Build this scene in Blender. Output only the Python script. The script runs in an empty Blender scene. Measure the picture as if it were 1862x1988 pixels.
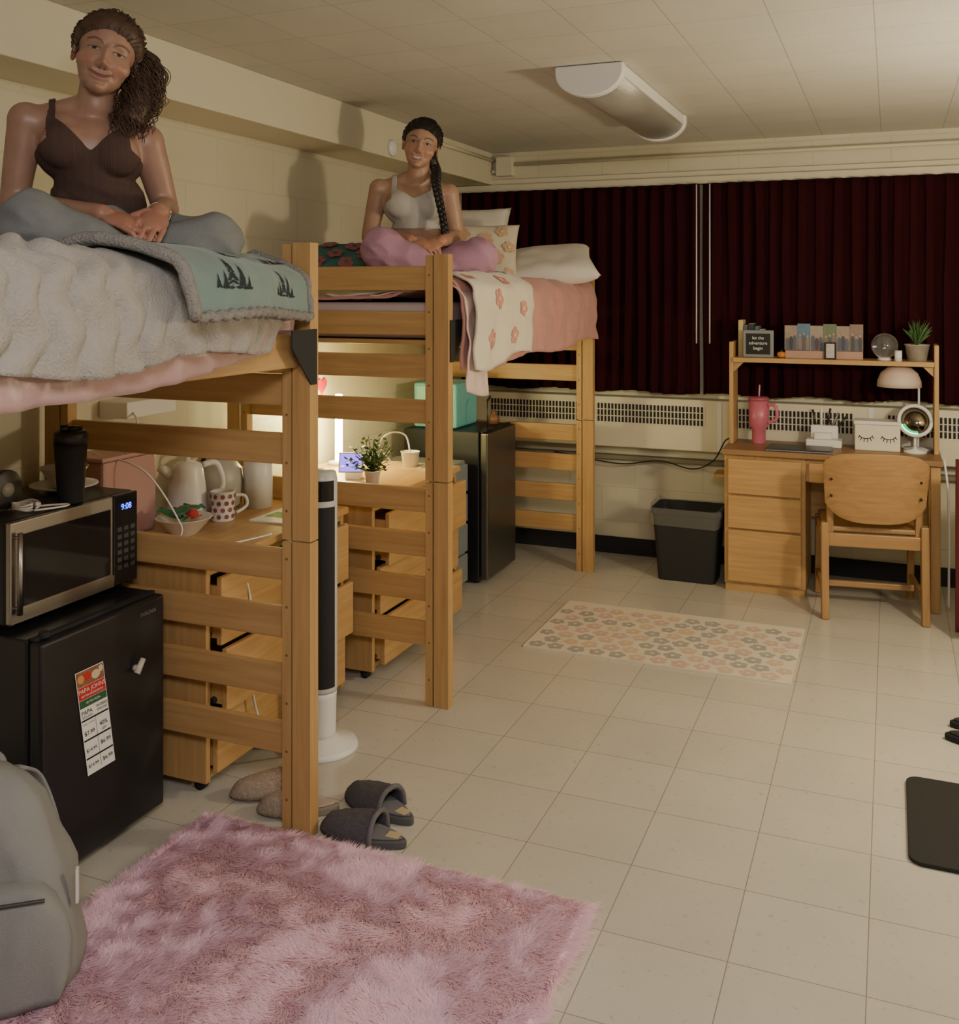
import bpy, math, random
import numpy as np
from mathutils import Vector, Matrix, noise
random.seed(7); np.random.seed(7)
scene=bpy.context.scene
COLL=scene.collection
pi=math.pi

# ---------------------------------------------------------------- materials
def newmat(name):
    m=bpy.data.materials.new(name); m.use_nodes=True
    nt=m.node_tree; b=nt.nodes['Principled BSDF']
    return m,nt,b
def ln(nt,a,b): nt.links.new(a,b)
def M(name,col,rough=.6,metal=0,bump=0,bscale=60,var=.08,vscale=6,emit=None,es=0,trans=0,sheen=0,stretch=None,dist=.004,alpha=1):
    m,nt,b=newmat(name)
    tc=nt.nodes.new('ShaderNodeTexCoord'); mp=nt.nodes.new('ShaderNodeMapping')
    if stretch: mp.inputs['Scale'].default_value=stretch
    ln(nt,tc.outputs['Object'],mp.inputs['Vector'])
    n=nt.nodes.new('ShaderNodeTexNoise'); n.inputs['Scale'].default_value=vscale; n.inputs['Detail'].default_value=4
    ln(nt,mp.outputs[0],n.inputs['Vector'])
    cr=nt.nodes.new('ShaderNodeMix'); cr.data_type='RGBA'
    cr.inputs[6].default_value=(*[max(0,c*(1-var)) for c in col],1); cr.inputs[7].default_value=(*[min(1,c*(1+var)) for c in col],1)
    ln(nt,n.outputs[0],cr.inputs[0]); ln(nt,cr.outputs[2],b.inputs['Base Color'])
    b.inputs['Roughness'].default_value=rough; b.inputs['Metallic'].default_value=metal
    if trans: b.inputs['Transmission Weight'].default_value=trans
    if sheen: b.inputs['Sheen Weight'].default_value=sheen
    if alpha<1: b.inputs['Alpha'].default_value=alpha
    if emit: b.inputs['Emission Color'].default_value=(*emit,1); b.inputs['Emission Strength'].default_value=es
    if bump:
        n2=nt.nodes.new('ShaderNodeTexNoise'); n2.inputs['Scale'].default_value=bscale; n2.inputs['Detail'].default_value=5
        ln(nt,mp.outputs[0],n2.inputs['Vector'])
        bp=nt.nodes.new('ShaderNodeBump'); bp.inputs['Strength'].default_value=bump; bp.inputs['Distance'].default_value=dist
        ln(nt,n2.outputs[0],bp.inputs['Height']); ln(nt,bp.outputs[0],b.inputs['Normal'])
    return m
def wood(name,c1,c2,axis,rough=.42):
    st={'x':(1.2,22,22),'y':(22,1.2,22),'z':(22,22,1.2)}[axis]
    m,nt,b=newmat(name)
    tc=nt.nodes.new('ShaderNodeTexCoord'); mp=nt.nodes.new('ShaderNodeMapping'); mp.inputs['Scale'].default_value=st
    ln(nt,tc.outputs['Object'],mp.inputs['Vector'])
    n=nt.nodes.new('ShaderNodeTexNoise'); n.inputs['Scale'].default_value=2.2; n.inputs['Detail'].default_value=6; n.inputs['Distortion'].default_value=.6
    ln(nt,mp.outputs[0],n.inputs['Vector'])
    r=nt.nodes.new('ShaderNodeValToRGB'); r.color_ramp.elements[0].position=.25; r.color_ramp.elements[1].position=.78
    r.color_ramp.elements[0].color=(*c1,1); r.color_ramp.elements[1].color=(*c2,1)
    ln(nt,n.outputs[0],r.inputs[0]); ln(nt,r.outputs[0],b.inputs['Base Color'])
    b.inputs['Roughness'].default_value=rough
    bp=nt.nodes.new('ShaderNodeBump'); bp.inputs['Strength'].default_value=.1; bp.inputs['Distance'].default_value=.002
    ln(nt,n.outputs[0],bp.inputs['Height']); ln(nt,bp.outputs[0],b.inputs['Normal'])
    return m
def brickmat(name,col,mortar,w,h,ms,offset,plane,shift=(0,0),rough=.5,bump=.3,var=.05,speck=None,perf=False):
    m,nt,b=newmat(name)
    tc=nt.nodes.new('ShaderNodeTexCoord'); sp=nt.nodes.new('ShaderNodeSeparateXYZ'); cb=nt.nodes.new('ShaderNodeCombineXYZ')
    ln(nt,tc.outputs['Object'],sp.inputs[0])
    ax={'x':0,'y':1,'z':2}
    for i,a in enumerate(plane):
        ad=nt.nodes.new('ShaderNodeMath'); ad.operation='ADD'; ad.inputs[1].default_value=shift[i]+50*[w,h][i]
        ln(nt,sp.outputs[ax[a]],ad.inputs[0]); ln(nt,ad.outputs[0],cb.inputs[i])
    br=nt.nodes.new('ShaderNodeTexBrick'); br.offset=offset; br.squash=1
    br.inputs['Scale'].default_value=1; br.inputs['Brick Width'].default_value=w; br.inputs['Row Height'].default_value=h
    br.inputs['Mortar Size'].default_value=ms; br.inputs['Mortar Smooth'].default_value=.3
    br.inputs['Color1'].default_value=(*[c*(1-var) for c in col],1); br.inputs['Color2'].default_value=(*[c*(1+var) for c in col],1)
    br.inputs['Mortar'].default_value=(*mortar,1)
    ln(nt,cb.outputs[0],br.inputs['Vector'])
    out=br.outputs['Color']
    n=nt.nodes.new('ShaderNodeTexNoise'); n.inputs['Scale'].default_value=3; n.inputs['Detail'].default_value=6
    ln(nt,tc.outputs['Object'],n.inputs['Vector'])
    mx=nt.nodes.new('ShaderNodeMix'); mx.data_type='RGBA'; mx.blend_type='MULTIPLY'; mx.inputs[0].default_value=.18
    ln(nt,out,mx.inputs[6]); ln(nt,n.outputs[0],mx.inputs[7]); out=mx.outputs[2]
    if speck:
        v=nt.nodes.new('ShaderNodeTexNoise'); v.inputs['Scale'].default_value=38; v.inputs['Detail'].default_value=3; v.inputs['Roughness'].default_value=.7
        ln(nt,tc.outputs['Object'],v.inputs['Vector'])
        rp=nt.nodes.new('ShaderNodeValToRGB'); rp.color_ramp.elements[0].position=.60; rp.color_ramp.elements[1].position=.72
        ln(nt,v.outputs[0],rp.inputs[0])
        m2=nt.nodes.new('ShaderNodeMix'); m2.data_type='RGBA'; m2.inputs[7].default_value=(*speck,1)
        ln(nt,rp.outputs[0],m2.inputs[0]); ln(nt,out,m2.inputs[6]); out=m2.outputs[2]
    ln(nt,out,b.inputs['Base Color'])
    bp=nt.nodes.new('ShaderNodeBump'); bp.inputs['Strength'].default_value=bump; bp.inputs['Distance'].default_value=.004; bp.invert=True
    ln(nt,br.outputs['Fac'],bp.inputs['Height'])
    nrm=bp.outputs[0]
    if perf:
        v=nt.nodes.new('ShaderNodeTexVoronoi'); v.inputs['Scale'].default_value=66; v.inputs['Randomness'].default_value=.0
        ln(nt,tc.outputs['Object'],v.inputs['Vector'])
        rp=nt.nodes.new('ShaderNodeValToRGB'); rp.color_ramp.elements[0].position=.15; rp.color_ramp.elements[1].position=.34
        ln(nt,v.outputs['Distance'],rp.inputs[0])
        m3=nt.nodes.new('ShaderNodeMix'); m3.data_type='RGBA'; m3.inputs[6].default_value=(*[c*.62 for c in col],1)
        ln(nt,rp.outputs[0],m3.inputs[0]); ln(nt,out,m3.inputs[7]); ln(nt,m3.outputs[2],b.inputs['Base Color'])
        b2=nt.nodes.new('ShaderNodeBump'); b2.inputs['Strength'].default_value=.5; b2.inputs['Distance'].default_value=.003
        ln(nt,rp.outputs[0],b2.inputs['Height']); ln(nt,nrm,b2.inputs['Normal']); nrm=b2.outputs[0]
    ln(nt,nrm,b.inputs['Normal']); b.inputs['Roughness'].default_value=rough
    return m
def ribmat(name,col,freq=220,axis='x'):
    m,nt,b=newmat(name)
    tc=nt.nodes.new('ShaderNodeTexCoord'); w=nt.nodes.new('ShaderNodeTexWave'); w.bands_direction=axis.upper()
    w.inputs['Scale'].default_value=freq/(2*pi)*2; w.inputs['Distortion'].default_value=.4
    ln(nt,tc.outputs['Object'],w.inputs['Vector'])
    r=nt.nodes.new('ShaderNodeMix'); r.data_type='RGBA'
    r.inputs[6].default_value=(*[c*.78 for c in col],1); r.inputs[7].default_value=(*[min(1,c*1.12) for c in col],1)
    ln(nt,w.outputs['Fac'],r.inputs[0]); ln(nt,r.outputs[2],b.inputs['Base Color'])
    bp=nt.nodes.new('ShaderNodeBump'); bp.inputs['Strength'].default_value=.4; bp.inputs['Distance'].default_value=.002
    ln(nt,w.outputs['Fac'],bp.inputs['Height']); ln(nt,bp.outputs[0],b.inputs['Normal']); b.inputs['Roughness'].default_value=.85
    return m
def attrmat(name,rough=.5):
    m,nt,b=newmat(name)
    a=nt.nodes.new('ShaderNodeAttribute'); a.attribute_name='Col'
    ln(nt,a.outputs['Color'],b.inputs['Base Color']); b.inputs['Roughness'].default_value=rough
    try:
        b.inputs['Subsurface Weight'].default_value=.12; b.inputs['Subsurface Radius'].default_value=(.02,.008,.004); b.inputs['Subsurface Scale'].default_value=.3
    except Exception: pass
    n2=nt.nodes.new('ShaderNodeTexNoise'); n2.inputs['Scale'].default_value=260; n2.inputs['Detail'].default_value=4
    bp=nt.nodes.new('ShaderNodeBump'); bp.inputs['Strength'].default_value=.2; bp.inputs['Distance'].default_value=.001
    ln(nt,n2.outputs[0],bp.inputs['Height']); ln(nt,bp.outputs[0],b.inputs['Normal'])
    return m

W_C1=(.41,.232,.088); W_C2=(.55,.345,.142)
woodX=wood('wood_x',W_C1,W_C2,'x'); woodY=wood('wood_y',W_C1,W_C2,'y'); woodZ=wood('wood_z',W_C1,W_C2,'z')
C_1=(.29,.155,.058); C_2=(.42,.245,.10)
cwX=wood('chair_wood_x',C_1,C_2,'x'); cwZ=wood('chair_wood_z',C_1,C_2,'z'); cwY=wood('chair_wood_y',C_1,C_2,'y')
black=M('black_plastic',(.012,.012,.014),.35); blackmat=M('black_matte',(.015,.015,.016),.8)
white=M('white_plastic',(.75,.74,.72),.35,var=.03); cream=M('cream_paint',(.66,.61,.46),.55,var=.05)
steel=M('brushed_steel',(.42,.40,.38),.35,metal=1,stretch=(1,1,40),bump=.05)
chrome=M('chrome',(.7,.7,.7),.15,metal=1)
glass=M('glass',(.95,.97,.97),.03,trans=.95)
darkglass=M('dark_glass',(.01,.01,.012),.08)
graymet=M('gray_metal',(.25,.25,.26),.5,metal=.6)

# ---------------------------------------------------------------- mesh builder
_txt={}
def textmesh(s):
    if s not in _txt:
        cu=bpy.data.curves.new('t','FONT'); cu.body=s; cu.size=1; cu.align_x='CENTER'; cu.align_y='CENTER'
        o=bpy.data.objects.new('t',cu); COLL.objects.link(o)
        dg=bpy.context.evaluated_depsgraph_get(); me=bpy.data.meshes.new_from_object(o.evaluated_get(dg))
        vs=[v.co.copy() for v in me.vertices]; fs=[tuple(p.vertices) for p in me.polygons]
        bpy.data.objects.remove(o); bpy.data.meshes.remove(me); bpy.data.curves.remove(cu)
        _txt[s]=(vs,fs)
    return _txt[s]
def frame(o,right,up):
    r=Vector(right).normalized(); u=Vector(up).normalized(); n=r.cross(u)
    m=Matrix.Identity(4)
    for i in range(3):
        m[i][0]=r[i]; m[i][1]=u[i]; m[i][2]=n[i]; m[i][3]=o[i]
    return m
def wloc(o):
    v=Vector((0,0,0))
    while o: v+=o.location; o=o.parent
    return v
def catmull(pts,n):
    pts=[Vector(p) for p in pts]; out=[]; k=len(pts)-1
    for i in range(n):
        t=i/(n-1)*k; j=min(int(t),k-1); f=t-j
        p0=pts[max(j-1,0)];p1=pts[j];p2=pts[j+1];p3=pts[min(j+2,k)]
        out.append(.5*((2*p1)+(p2-p0)*f+(2*p0-5*p1+4*p2-p3)*f*f+(3*p1-p0-3*p2+p3)*f**3))
    return out
class MB:
    def __init__(s): s.v=[];s.f=[];s.m=[]
    def add(s,vs,fs,mi=0):
        o=len(s.v); s.v+= [tuple(v) for v in vs]
        for f in fs: s.f.append(tuple(i+o for i in f)); s.m.append(mi)
        return s
    def box(s,x0,x1,y0,y1,z0,z1,mi=0,mat=None):
        vs=[Vector((x,y,z)) for x in(x0,x1) for y in(y0,y1) for z in(z0,z1)]
        if mat: vs=[mat@v for v in vs]
        return s.add(vs,[(0,1,3,2),(4,6,7,5),(0,4,5,1),(2,3,7,6),(0,2,6,4),(1,5,7,3)],mi)
    def ell(s,c,r,nu=24,nv=16,mi=0,rot=None):
        if isinstance(r,(int,float)): r=(r,r,r)
        c=Vector(c); vs=[]; fs=[]
        for j in range(1,nv):
            th=pi*j/nv
            for i in range(nu):
                a=2*pi*i/nu
                p=Vector((r[0]*math.sin(th)*math.cos(a),r[1]*math.sin(th)*math.sin(a),r[2]*math.cos(th)))
                if rot: p=rot@p
                vs.append(c+p)
        t=Vector((0,0,r[2])); 
        if rot: t=rot@t
        vs+=[c+t,c-t]; T=len(vs)-2;B=T+1
        for j in range(nv-2):
            for i in range(nu):
                a=j*nu+i; b=j*nu+(i+1)%nu
                fs.append((a,a+nu,b+nu,b))
        for i in range(nu):
            fs.append((T,i,(i+1)%nu)); fs.append((B,(nv-2)*nu+(i+1)%nu,(nv-2)*nu+i))
        return s.add(vs,fs,mi)
    def tube(s,pts,rad,n=10,mi=0,cap=True,flat=1.0):
        pts=[Vector(p) for p in pts]
        if isinstance(rad,(int,float)): rad=[rad]*len(pts)
        up=Vector((0,0,1)); vs=[]; fs=[]; prev=None
        for i,p in enumerate(pts):
            d=(pts[min(i+1,len(pts)-1)]-pts[max(i-1,0)])
            if d.length<1e-9: d=Vector((0,0,1))
            d.normalize()
            if prev is None:
                a=d.cross(up) 
                if a.length<.05: a=d.cross(Vector((1,0,0)))
            else: a=prev-d*prev.dot(d)
            a.normalize(); prev=a.copy(); b=d.cross(a)
            for k in range(n):
                t=2*pi*k/n
                vs.append(p+(a*math.cos(t)+b*math.sin(t)*flat)*rad[i])
        for i in range(len(pts)-1):
            for k in range(n):
                a=i*n+k;b=i*n+(k+1)%n
                fs.append((a,b,b+n,a+n))
        if cap:
            fs.append(tuple(range(n-1,-1,-1))); o=(len(pts)-1)*n; fs.append(tuple(o+k for k in range(n)))
        return s.add(vs,fs,mi)
    def cyl(s,p0,p1,r0,r1=None,n=24,mi=0):
        return s.tube([p0,p1],[r0,r1 if r1 is not None else r0],n,mi)
    def bone(s,p0,r0,p1,r1,n=20):
        s.tube([p0,p1],[r0,r1],n); s.ell(p0,r0,n,12); s.ell(p1,r1,n,12); return s
    def lathe(s,prof,c=(0,0,0),n=32,mi=0,sx=1,sy=1):
        c=Vector(c); vs=[];fs=[]
        for r,z in prof:
            for k in range(n):
                a=2*pi*k/n; vs.append(c+Vector((r*sx*math.cos(a),r*sy*math.sin(a),z)))
        for i in range(len(prof)-1):
            for k in range(n):
                a=i*n+k;b=i*n+(k+1)%n
                fs.append((a,b,b+n,a+n))
        fs.append(tuple(range(n-1,-1,-1))); o=(len(prof)-1)*n; fs.append(tuple(o+k for k in range(n)))
        return s.add(vs,fs,mi)
    def grid(s,fn,nu,nv,mi=0):
        vs=[fn(i/(nu-1),j/(nv-1)) for j in range(nv) for i in range(nu)]
        fs=[(j*nu+i,j*nu+i+1,(j+1)*nu+i+1,(j+1)*nu+i) for j in range(nv-1) for i in range(nu-1)]
        return s.add(vs,fs,mi)
    def slab(s,fn,fb,nu,nv,mi=0):
        A=[fn(i/(nu-1),j/(nv-1)) for j in range(nv) for i in range(nu)]; Bk=[fb(i/(nu-1),j/(nv-1)) for j in range(nv) for i in range(nu)]
        n=nu*nv; q=[(j*nu+i,j*nu+i+1,(j+1)*nu+i+1,(j+1)*nu+i) for j in range(nv-1) for i in range(nu-1)]
        fs=q+[tuple(n+k for k in reversed(f)) for f in q]
        rim=[i for i in range(nu)]+[j*nu+nu-1 for j in range(1,nv)]+[(nv-1)*nu+i for i in range(nu-2,-1,-1)]+[j*nu for j in range(nv-2,0,-1)]
        for k in range(len(rim)):
            a=rim[k]; b=rim[(k+1)%len(rim)]; fs.append((b,a,a+n,b+n))
        return s.add(A+Bk,fs,mi)
    def poly(s,pts,mi=0): return s.add(pts,[tuple(range(len(pts)))],mi)
    def fan(s,c,pts,mi=0):
        n=len(pts); return s.add([c]+list(pts),[(0,1+i,1+(i+1)%n) for i in range(n)],mi)
    def prism(s,pts,vec,mi=0):
        n=len(pts); vec=Vector(vec); a=[Vector(p) for p in pts]
        return s.add(a+[p+vec for p in a],[tuple(range(n-1,-1,-1)),tuple(range(n,2*n))]+[(i,(i+1)%n,n+(i+1)%n,n+i) for i in range(n)],mi)
    def text(s,t,size,mat,mi=0):
        vs,fs=textmesh(t); return s.add([mat@(v*size) for v in vs],fs,mi)
    def rot(s,mat,start=0):
        s.v=s.v[:start]+[tuple(mat@Vector(v)) for v in s.v[start:]]; return s
    def obj(s,name,mats,parent=None,loc=None,rz=0,world=True,smooth=True,bevel=0,solid=0,subs=0,bseg=2,label=None,cat=None,kind=None,group=None,soff=-1,recalc=True):
        if not isinstance(mats,(list,tuple)): mats=[mats]
        me=bpy.data.meshes.new(name)
        off=Vector((0,0,0))
        if world:
            off=(wloc(parent) if parent else Vector((0,0,0)))+(Vector(loc) if loc else Vector((0,0,0)))
        me.from_pydata([(v[0]-off.x,v[1]-off.y,v[2]-off.z) for v in s.v],[],s.f)
        for m in mats: me.materials.append(m)
        me.polygons.foreach_set('material_index',s.m)
        if recalc:
            import bmesh
            bm=bmesh.new(); bm.from_mesh(me); bmesh.ops.recalc_face_normals(bm,faces=bm.faces); bm.to_mesh(me); bm.free()
        me.polygons.foreach_set('use_smooth',[smooth]*len(me.polygons)); me.update()
        o=bpy.data.objects.new(name,me); COLL.objects.link(o)
        if parent: o.parent=parent
        if loc: o.location=loc
        o.rotation_euler[2]=rz
        if solid:
            md=o.modifiers.new('s','SOLIDIFY'); md.thickness=solid; md.offset=soff
        if bevel:
            md=o.modifiers.new('b','BEVEL'); md.width=bevel; md.segments=bseg; md.limit_method='ANGLE'; md.angle_limit=math.radians(40)
        if label: o['label']=label
        if cat: o['category']=cat
        if kind: o['kind']=kind
        if group: o['group']=group
        return o
def T(name,label,cat,loc,rz=0,group=None):
    e=bpy.data.objects.new(name,None); COLL.objects.link(e); e.location=loc; e.rotation_euler[2]=rz; e.empty_display_size=.1
    e['label']=label; e['category']=cat
    if group: e['group']=group
    return e
def B(parent,name,x0,x1,y0,y1,z0,z1,mat,bevel=.003,**k):
    return MB().box(x0,x1,y0,y1,z0,z1).obj(name,mat,parent,bevel=bevel,smooth=False,**k)

# ---------------------------------------------------------------- camera
cam=bpy.data.cameras.new('camera'); co=bpy.data.objects.new('camera',cam); COLL.objects.link(co); scene.camera=co
co.location=(0,0,1.58); co.rotation_euler=(pi/2,0,math.radians(22.34))
cam.sensor_fit='HORIZONTAL'; cam.sensor_width=36; cam.lens=37.58; cam.shift_y=-.2304; cam.clip_start=.05

# ---------------------------------------------------------------- room shell
XW=-2.6; XR=1.35; YB=-1.0; YW=5.9; HC=2.45
floorM=brickmat('floor_tile',(.60,.565,.49),(.33,.29,.23),.305,.305,.0016,0,'xy',(.051,-.268),rough=.20,bump=.2,var=.03,speck=(.45,.41,.34))
ceilM=brickmat('ceiling_tile',(.64,.62,.55),(.46,.43,.37),.305,.305,.0022,0,'xy',(.05,.1),rough=.9,bump=.5,var=.02,perf=True)
blockL=brickmat('block_wall_side',(.68,.63,.47),(.64,.59,.44),.406,.203,.005,.5,'yz',(0,0.01),rough=.45,bump=.35,var=.015)
blockB=brickmat('block_wall_end',(.68,.63,.47),(.64,.59,.44),.406,.203,.005,.5,'xz',(0,0.01),rough=.45,bump=.35,var=.015)
def S(name,x0,x1,y0,y1,z0,z1,m,bevel=0): return MB().box(x0,x1,y0,y1,z0,z1).obj(name,m,bevel=bevel,smooth=False,kind='structure')
S('floor',XW-.1,XR+.1,YB-.1,YW+.1,-.1,0,floorM)
S('ceiling',XW-.1,XR+.1,YB-.1,YW+.1,HC,HC+.1,ceilM)
S('wall_left',XW-.1,XW,YB,YW,0,HC,blockL)
S('wall_right',XR,XR+.1,YB,YW,0,HC,blockL)
S('wall_back',XW-.1,XR+.1,YW,YW+.1,0,HC,blockB)
S('wall_front',XW-.1,XR+.1,YB-.1,YB,0,HC,blockB)
S('trim_1',XW,-2.33,YB,YW,2.25,HC,cream,.004)
S('trim_2',XW,XR,YW-.05,YW,2.20,2.245,cream,.003)
S('trim_3',XW,XR,YW-.02,YW,2.245,2.28,cream,.002)
S('baseboard_back',XW,XR,YW-.012,YW,0,.10,blackmat,.002)
S('baseboard_left',XW,XW+.012,YB,YW-.013,0,.10,blackmat,.002)

# convector
cv=T('radiator_cover','cream metal convector cover with slotted grille below the curtains','radiator',(-.6,YW-.06,0))
MB().box(-2.55,1.3,YW-.12,YW-.001,.66,.955).obj('body',cream,cv,bevel=.006,smooth=False)
for a,b in((-2.3,-1.72),(-1.62,-.98),(-.82,-.18),(-.02,.62)):
    g=MB().box(a,b,YW-.123,YW-.119,.80,.925,0)
    n=int((b-a)/.021)
    for i in range(n):
        for r in range(3):
            x=a+.006+i*.021
            g.box(x,x+.012,YW-.126,YW-.1225,.808+r*.038,.84+r*.038,1)
    g.obj('grille',[cream,blackmat],cv,smooth=False)
for x in(-1.67,-.90,-.1): MB().box(x-.012,x+.012,YW-.125,YW-.12,.67,.95).obj('seam_strip',white,cv,smooth=False)
MB().box(-2.55,1.3,YW-.06,YW-.001,.575,.60).obj('wall_ledge',M('ledge_brown',(.20,.17,.12),.6),cv,bevel=.003,smooth=False)

# curtains
curtM=M('curtain_red',(.026,.0024,.0045),.95,bump=.3,bscale=300,var=.35,vscale=3,stretch=(6,6,.6))
curtM.node_tree.nodes['Principled BSDF'].inputs['Specular IOR Level'].default_value=.15
def curtain(x0,x1,lab):
    L=x1-x0
    def fn(u,v):
        x=x0+u*L; z=.985+v*(2.2-.985)+ (1-v)*.008*math.sin(u*L*13)
        ph=u*L/.082*2*pi+ 3.2*noise.noise((x*3,0,0))+1.1*noise.noise((x*9,z*.8,0))
        a=(.014+.010*(1-v))*(1+.8*noise.noise((x*6,z*.5,7)))
        return (x+.010*math.sin(ph*2+1)+.01*noise.noise((x*8,z*1.5,1))*(1-v),YW-.075+a*math.sin(ph)+.012*noise.noise((x*5,z*1.2,3)),z)
    MB().grid(fn,int(L*140),24).obj('curtain',curtM,loc=((x0+x1)/2,YW-.075,.985),solid=.003,label=lab,cat='curtain',group='maroon window curtains')
curtain(-2.5,-1.03,'pleated dark maroon curtain panel closed over the window')
curtain(-1.01,1.3,'pleated dark maroon curtain panel hanging behind the desk')
for x in(-1.03,-.955):
    MB().cyl((x,YW-.125,1.28),(x,YW-.125,2.19),.004,n=8).obj('curtain_wand',white,loc=(x,YW-.125,1.28),label='thin white curtain pull rod hanging before the maroon curtain',cat='curtain rod',group='curtain pull rods')
jb=T('junction_box','cream painted junction box with conduit along the ceiling','electrical box',(-2.2,YW-.03,2.30))
B(jb,'box_body',-2.29,-2.18,YW-.06,YW-.001,2.30,2.42,cream,.004)
MB().cyl((-2.18,YW-.03,2.37),(1.3,YW-.03,2.37),.011,n=10).obj('conduit',cream,jb)
MB().cyl((-2.325,YW-.04,2.33),(-2.29,YW-.03,2.33),.012,n=10).obj('conduit',cream,jb)
MB().cyl((-2.315,YW-.035,2.40),(-2.315,4.7,2.40),.011,n=10).obj('conduit',cream,jb)
MB().lathe([(.042,0),(.042,.012),(.034,.022),(.012,.025)],n=28).rot(frame((-2.33,4.5,2.30),(0,1,0),(0,0,1))).obj('wall_sensor',white,loc=(-2.33,4.5,2.30),label='small white round sensor on the ceiling beam',cat='sensor')

# ceiling light
fx=T('ceiling_light','white wraparound ceiling light with ribbed silver diffuser, switched off','ceiling light',(-1.07,4.35,HC))
def prof(a,b,n=20):
    return [(-1.07+a*math.cos(t),HC-.001-.03-b*math.sin(t)) for t in [pi*i/n for i in range(n+1)]]
pr=prof(.125,.085)
MB().prism([(x,3.74,z) for x,z in pr],(0,1.22,0)).obj('diffuser',M('diffuser',(.34,.325,.29),.3,metal=.35,bump=.3,bscale=90,stretch=(6,.3,6)),fx,smooth=True)
pc=[(-1.205,HC-.002)]+[(-1.07+.135*math.cos(pi-t),HC-.03-.095*math.sin(t)) for t in [pi*i/20 for i in range(21)]]+[(-.935,HC-.002)]
for y in(3.70,4.94): MB().prism([(x,y,z) for x,z in pc],(0,.045,0)).obj('end_cap',white,fx,bevel=.006,smooth=False)
B(fx,'housing',-1.198,-.942,3.745,4.94,HC-.032,HC-.002,white,.004)
for x in (-1.19,-.95): MB().box(x-.01,x+.01,3.745,4.94,HC-.05,HC-.031).obj('side_trim',white,fx,smooth=False,bevel=.003)

# ---------------------------------------------------------------- loft beds
XO=-1.545
LOW=[(.22,.312),(.39,.482),(.56,.652),(.73,.822)]; UP=[(1.07,1.162),(1.243,1.335),(1.41,1.502),(1.583,1.677)]
pegM=M('peg',(.22,.11,.04),.5); mattM=M('mattress_cover',(.56,.46,.45),.8)
def loft(y0,y1,lab):
    r=T('loft_bed',lab,'loft bed',(-2.03,(y0+y1)/2,0))
    for yy in(y0,y1):
        for side,(xa,xb,xc,xd) in enumerate(((XO-.06,XO,XO-.096,XO-.066),(-2.55,-2.49,-2.484,-2.454))):
            p=MB()
            for za,zb in((0.0,.853),(.857,1.72)):
                p.box(xa,xb,yy-.022,yy+.022,za,zb); p.box(xc,xd,yy-.02,yy+.02,za,zb-.004)
            for k in range(12):
                z=.1+k*.14
                if .8<z<.9: continue
                p.cyl(((xc+xd)/2,yy-.0205,z),((xc+xd)/2,yy-.0195,z),.0045,n=10,mi=1)
            p.obj('post',[woodZ,pegM],r,bevel=.004,smooth=False)
        for za,zb in LOW+UP:
            B(r,'slat',-2.47,XO-.085,yy+.0,yy+.022,za,zb,woodX,.004)
    for x in(XO-.06,-2.54):
        B(r,'side_rail',x,x+.025,y0+.022,y1-.022,1.36,1.46,woodY,.004)
    B(r,'platform',-2.51,XO-.062,y0+.03,y1-.022,1.372,1.39,woodX,.002)
    for yy,sg in((y0,1),(y1,-1)):
        ya=yy+sg*.022
        MB().prism([(XO+.001,ya-sg*.03,1.47),(XO+.001,ya+sg*.10,1.47),(XO+.001,ya+sg*.10,1.42),(XO+.001,ya-sg*.0,1.31),(XO+.001,ya-sg*.03,1.31)],(.004,0,0)).obj('bracket',blackmat,r,smooth=False)
    MB().box(-2.47,XO-.07,y0+.035,y1-.03,1.395,1.535).obj('mattress',mattM,bevel=.03,bseg=4,smooth=False,loc=(-2.03,(y0+y1)/2,1.395),label='twin mattress with pale cover on the wooden loft bed',cat='mattress')
    return r
loft(.47,2.50,'light wooden loft bed with slatted ends, under fleece bedding')
loft(3.47,5.45,'light wooden loft bed with slatted ends, under pink bedding')

# ---------------------------------------------------------------- bedding
def surface(pts,y0,y1,off=0,amp=.0,sc=8,zk=None,seed=0,quilt=0,qm=None,taper=None):
    N=80; cp=catmull([(p[0],0,p[1]) for p in pts],N)
    arc=[0]
    for i in range(1,N): arc.append(arc[-1]+(cp[i]-cp[i-1]).length)
    L=arc[-1]
    rs=[]; j=0
    for i in range(N):
        t=L*i/(N-1)
        while j<N-2 and arc[j+1]<t: j+=1
        f=(t-arc[j])/max(1e-9,arc[j+1]-arc[j]); rs.append(cp[j].lerp(cp[j+1],min(1,f)))
    def f(s,y,extra=0):
        t=max(0,min(1,s))*(N-1); j=min(int(t),N-2); p=rs[j].lerp(rs[j+1],t-j)
        d=(rs[j+1]-rs[j]).normalized(); n=Vector((-d.z,0,d.x))
        if n.x<0 and n.z<0: n=-n
        z=p.z
        if zk and z<1.56: z=1.56-(1.56-z)*zk(y)
        h=off+extra+amp*noise.noise((s*L*sc,y*sc,seed))+amp*.5*noise.noise((s*L*sc*2.3,y*sc*2.3,seed+9))
        if quilt:
            a=s*L; k=qm(s,y) if qm else 1
            w1=.020*math.sin(a*2*pi/.14+y*7)+.045*noise.noise((a*6,y*6,1))
            q=abs(math.sin((y+w1)*pi/.095))**.6
            q2=.5+.5*math.sin(a*2*pi/.14+y*7+pi*math.floor((y+w1)/.095)+.8*noise.noise((a*9,y*9,2)))
            h+=k*quilt*(q*.75+q*q2*.45-.8)-(1-k)*.012
        X=p.x+n.x*h
        if taper:
            tw_=max(0,min(1,(X+1.95)/.4)); X-=taper(y)*tw_; z-=taper(y)*.12*tw_
        return Vector((X,y,z+n.z*h))
    f.L=L
    return f
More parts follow.
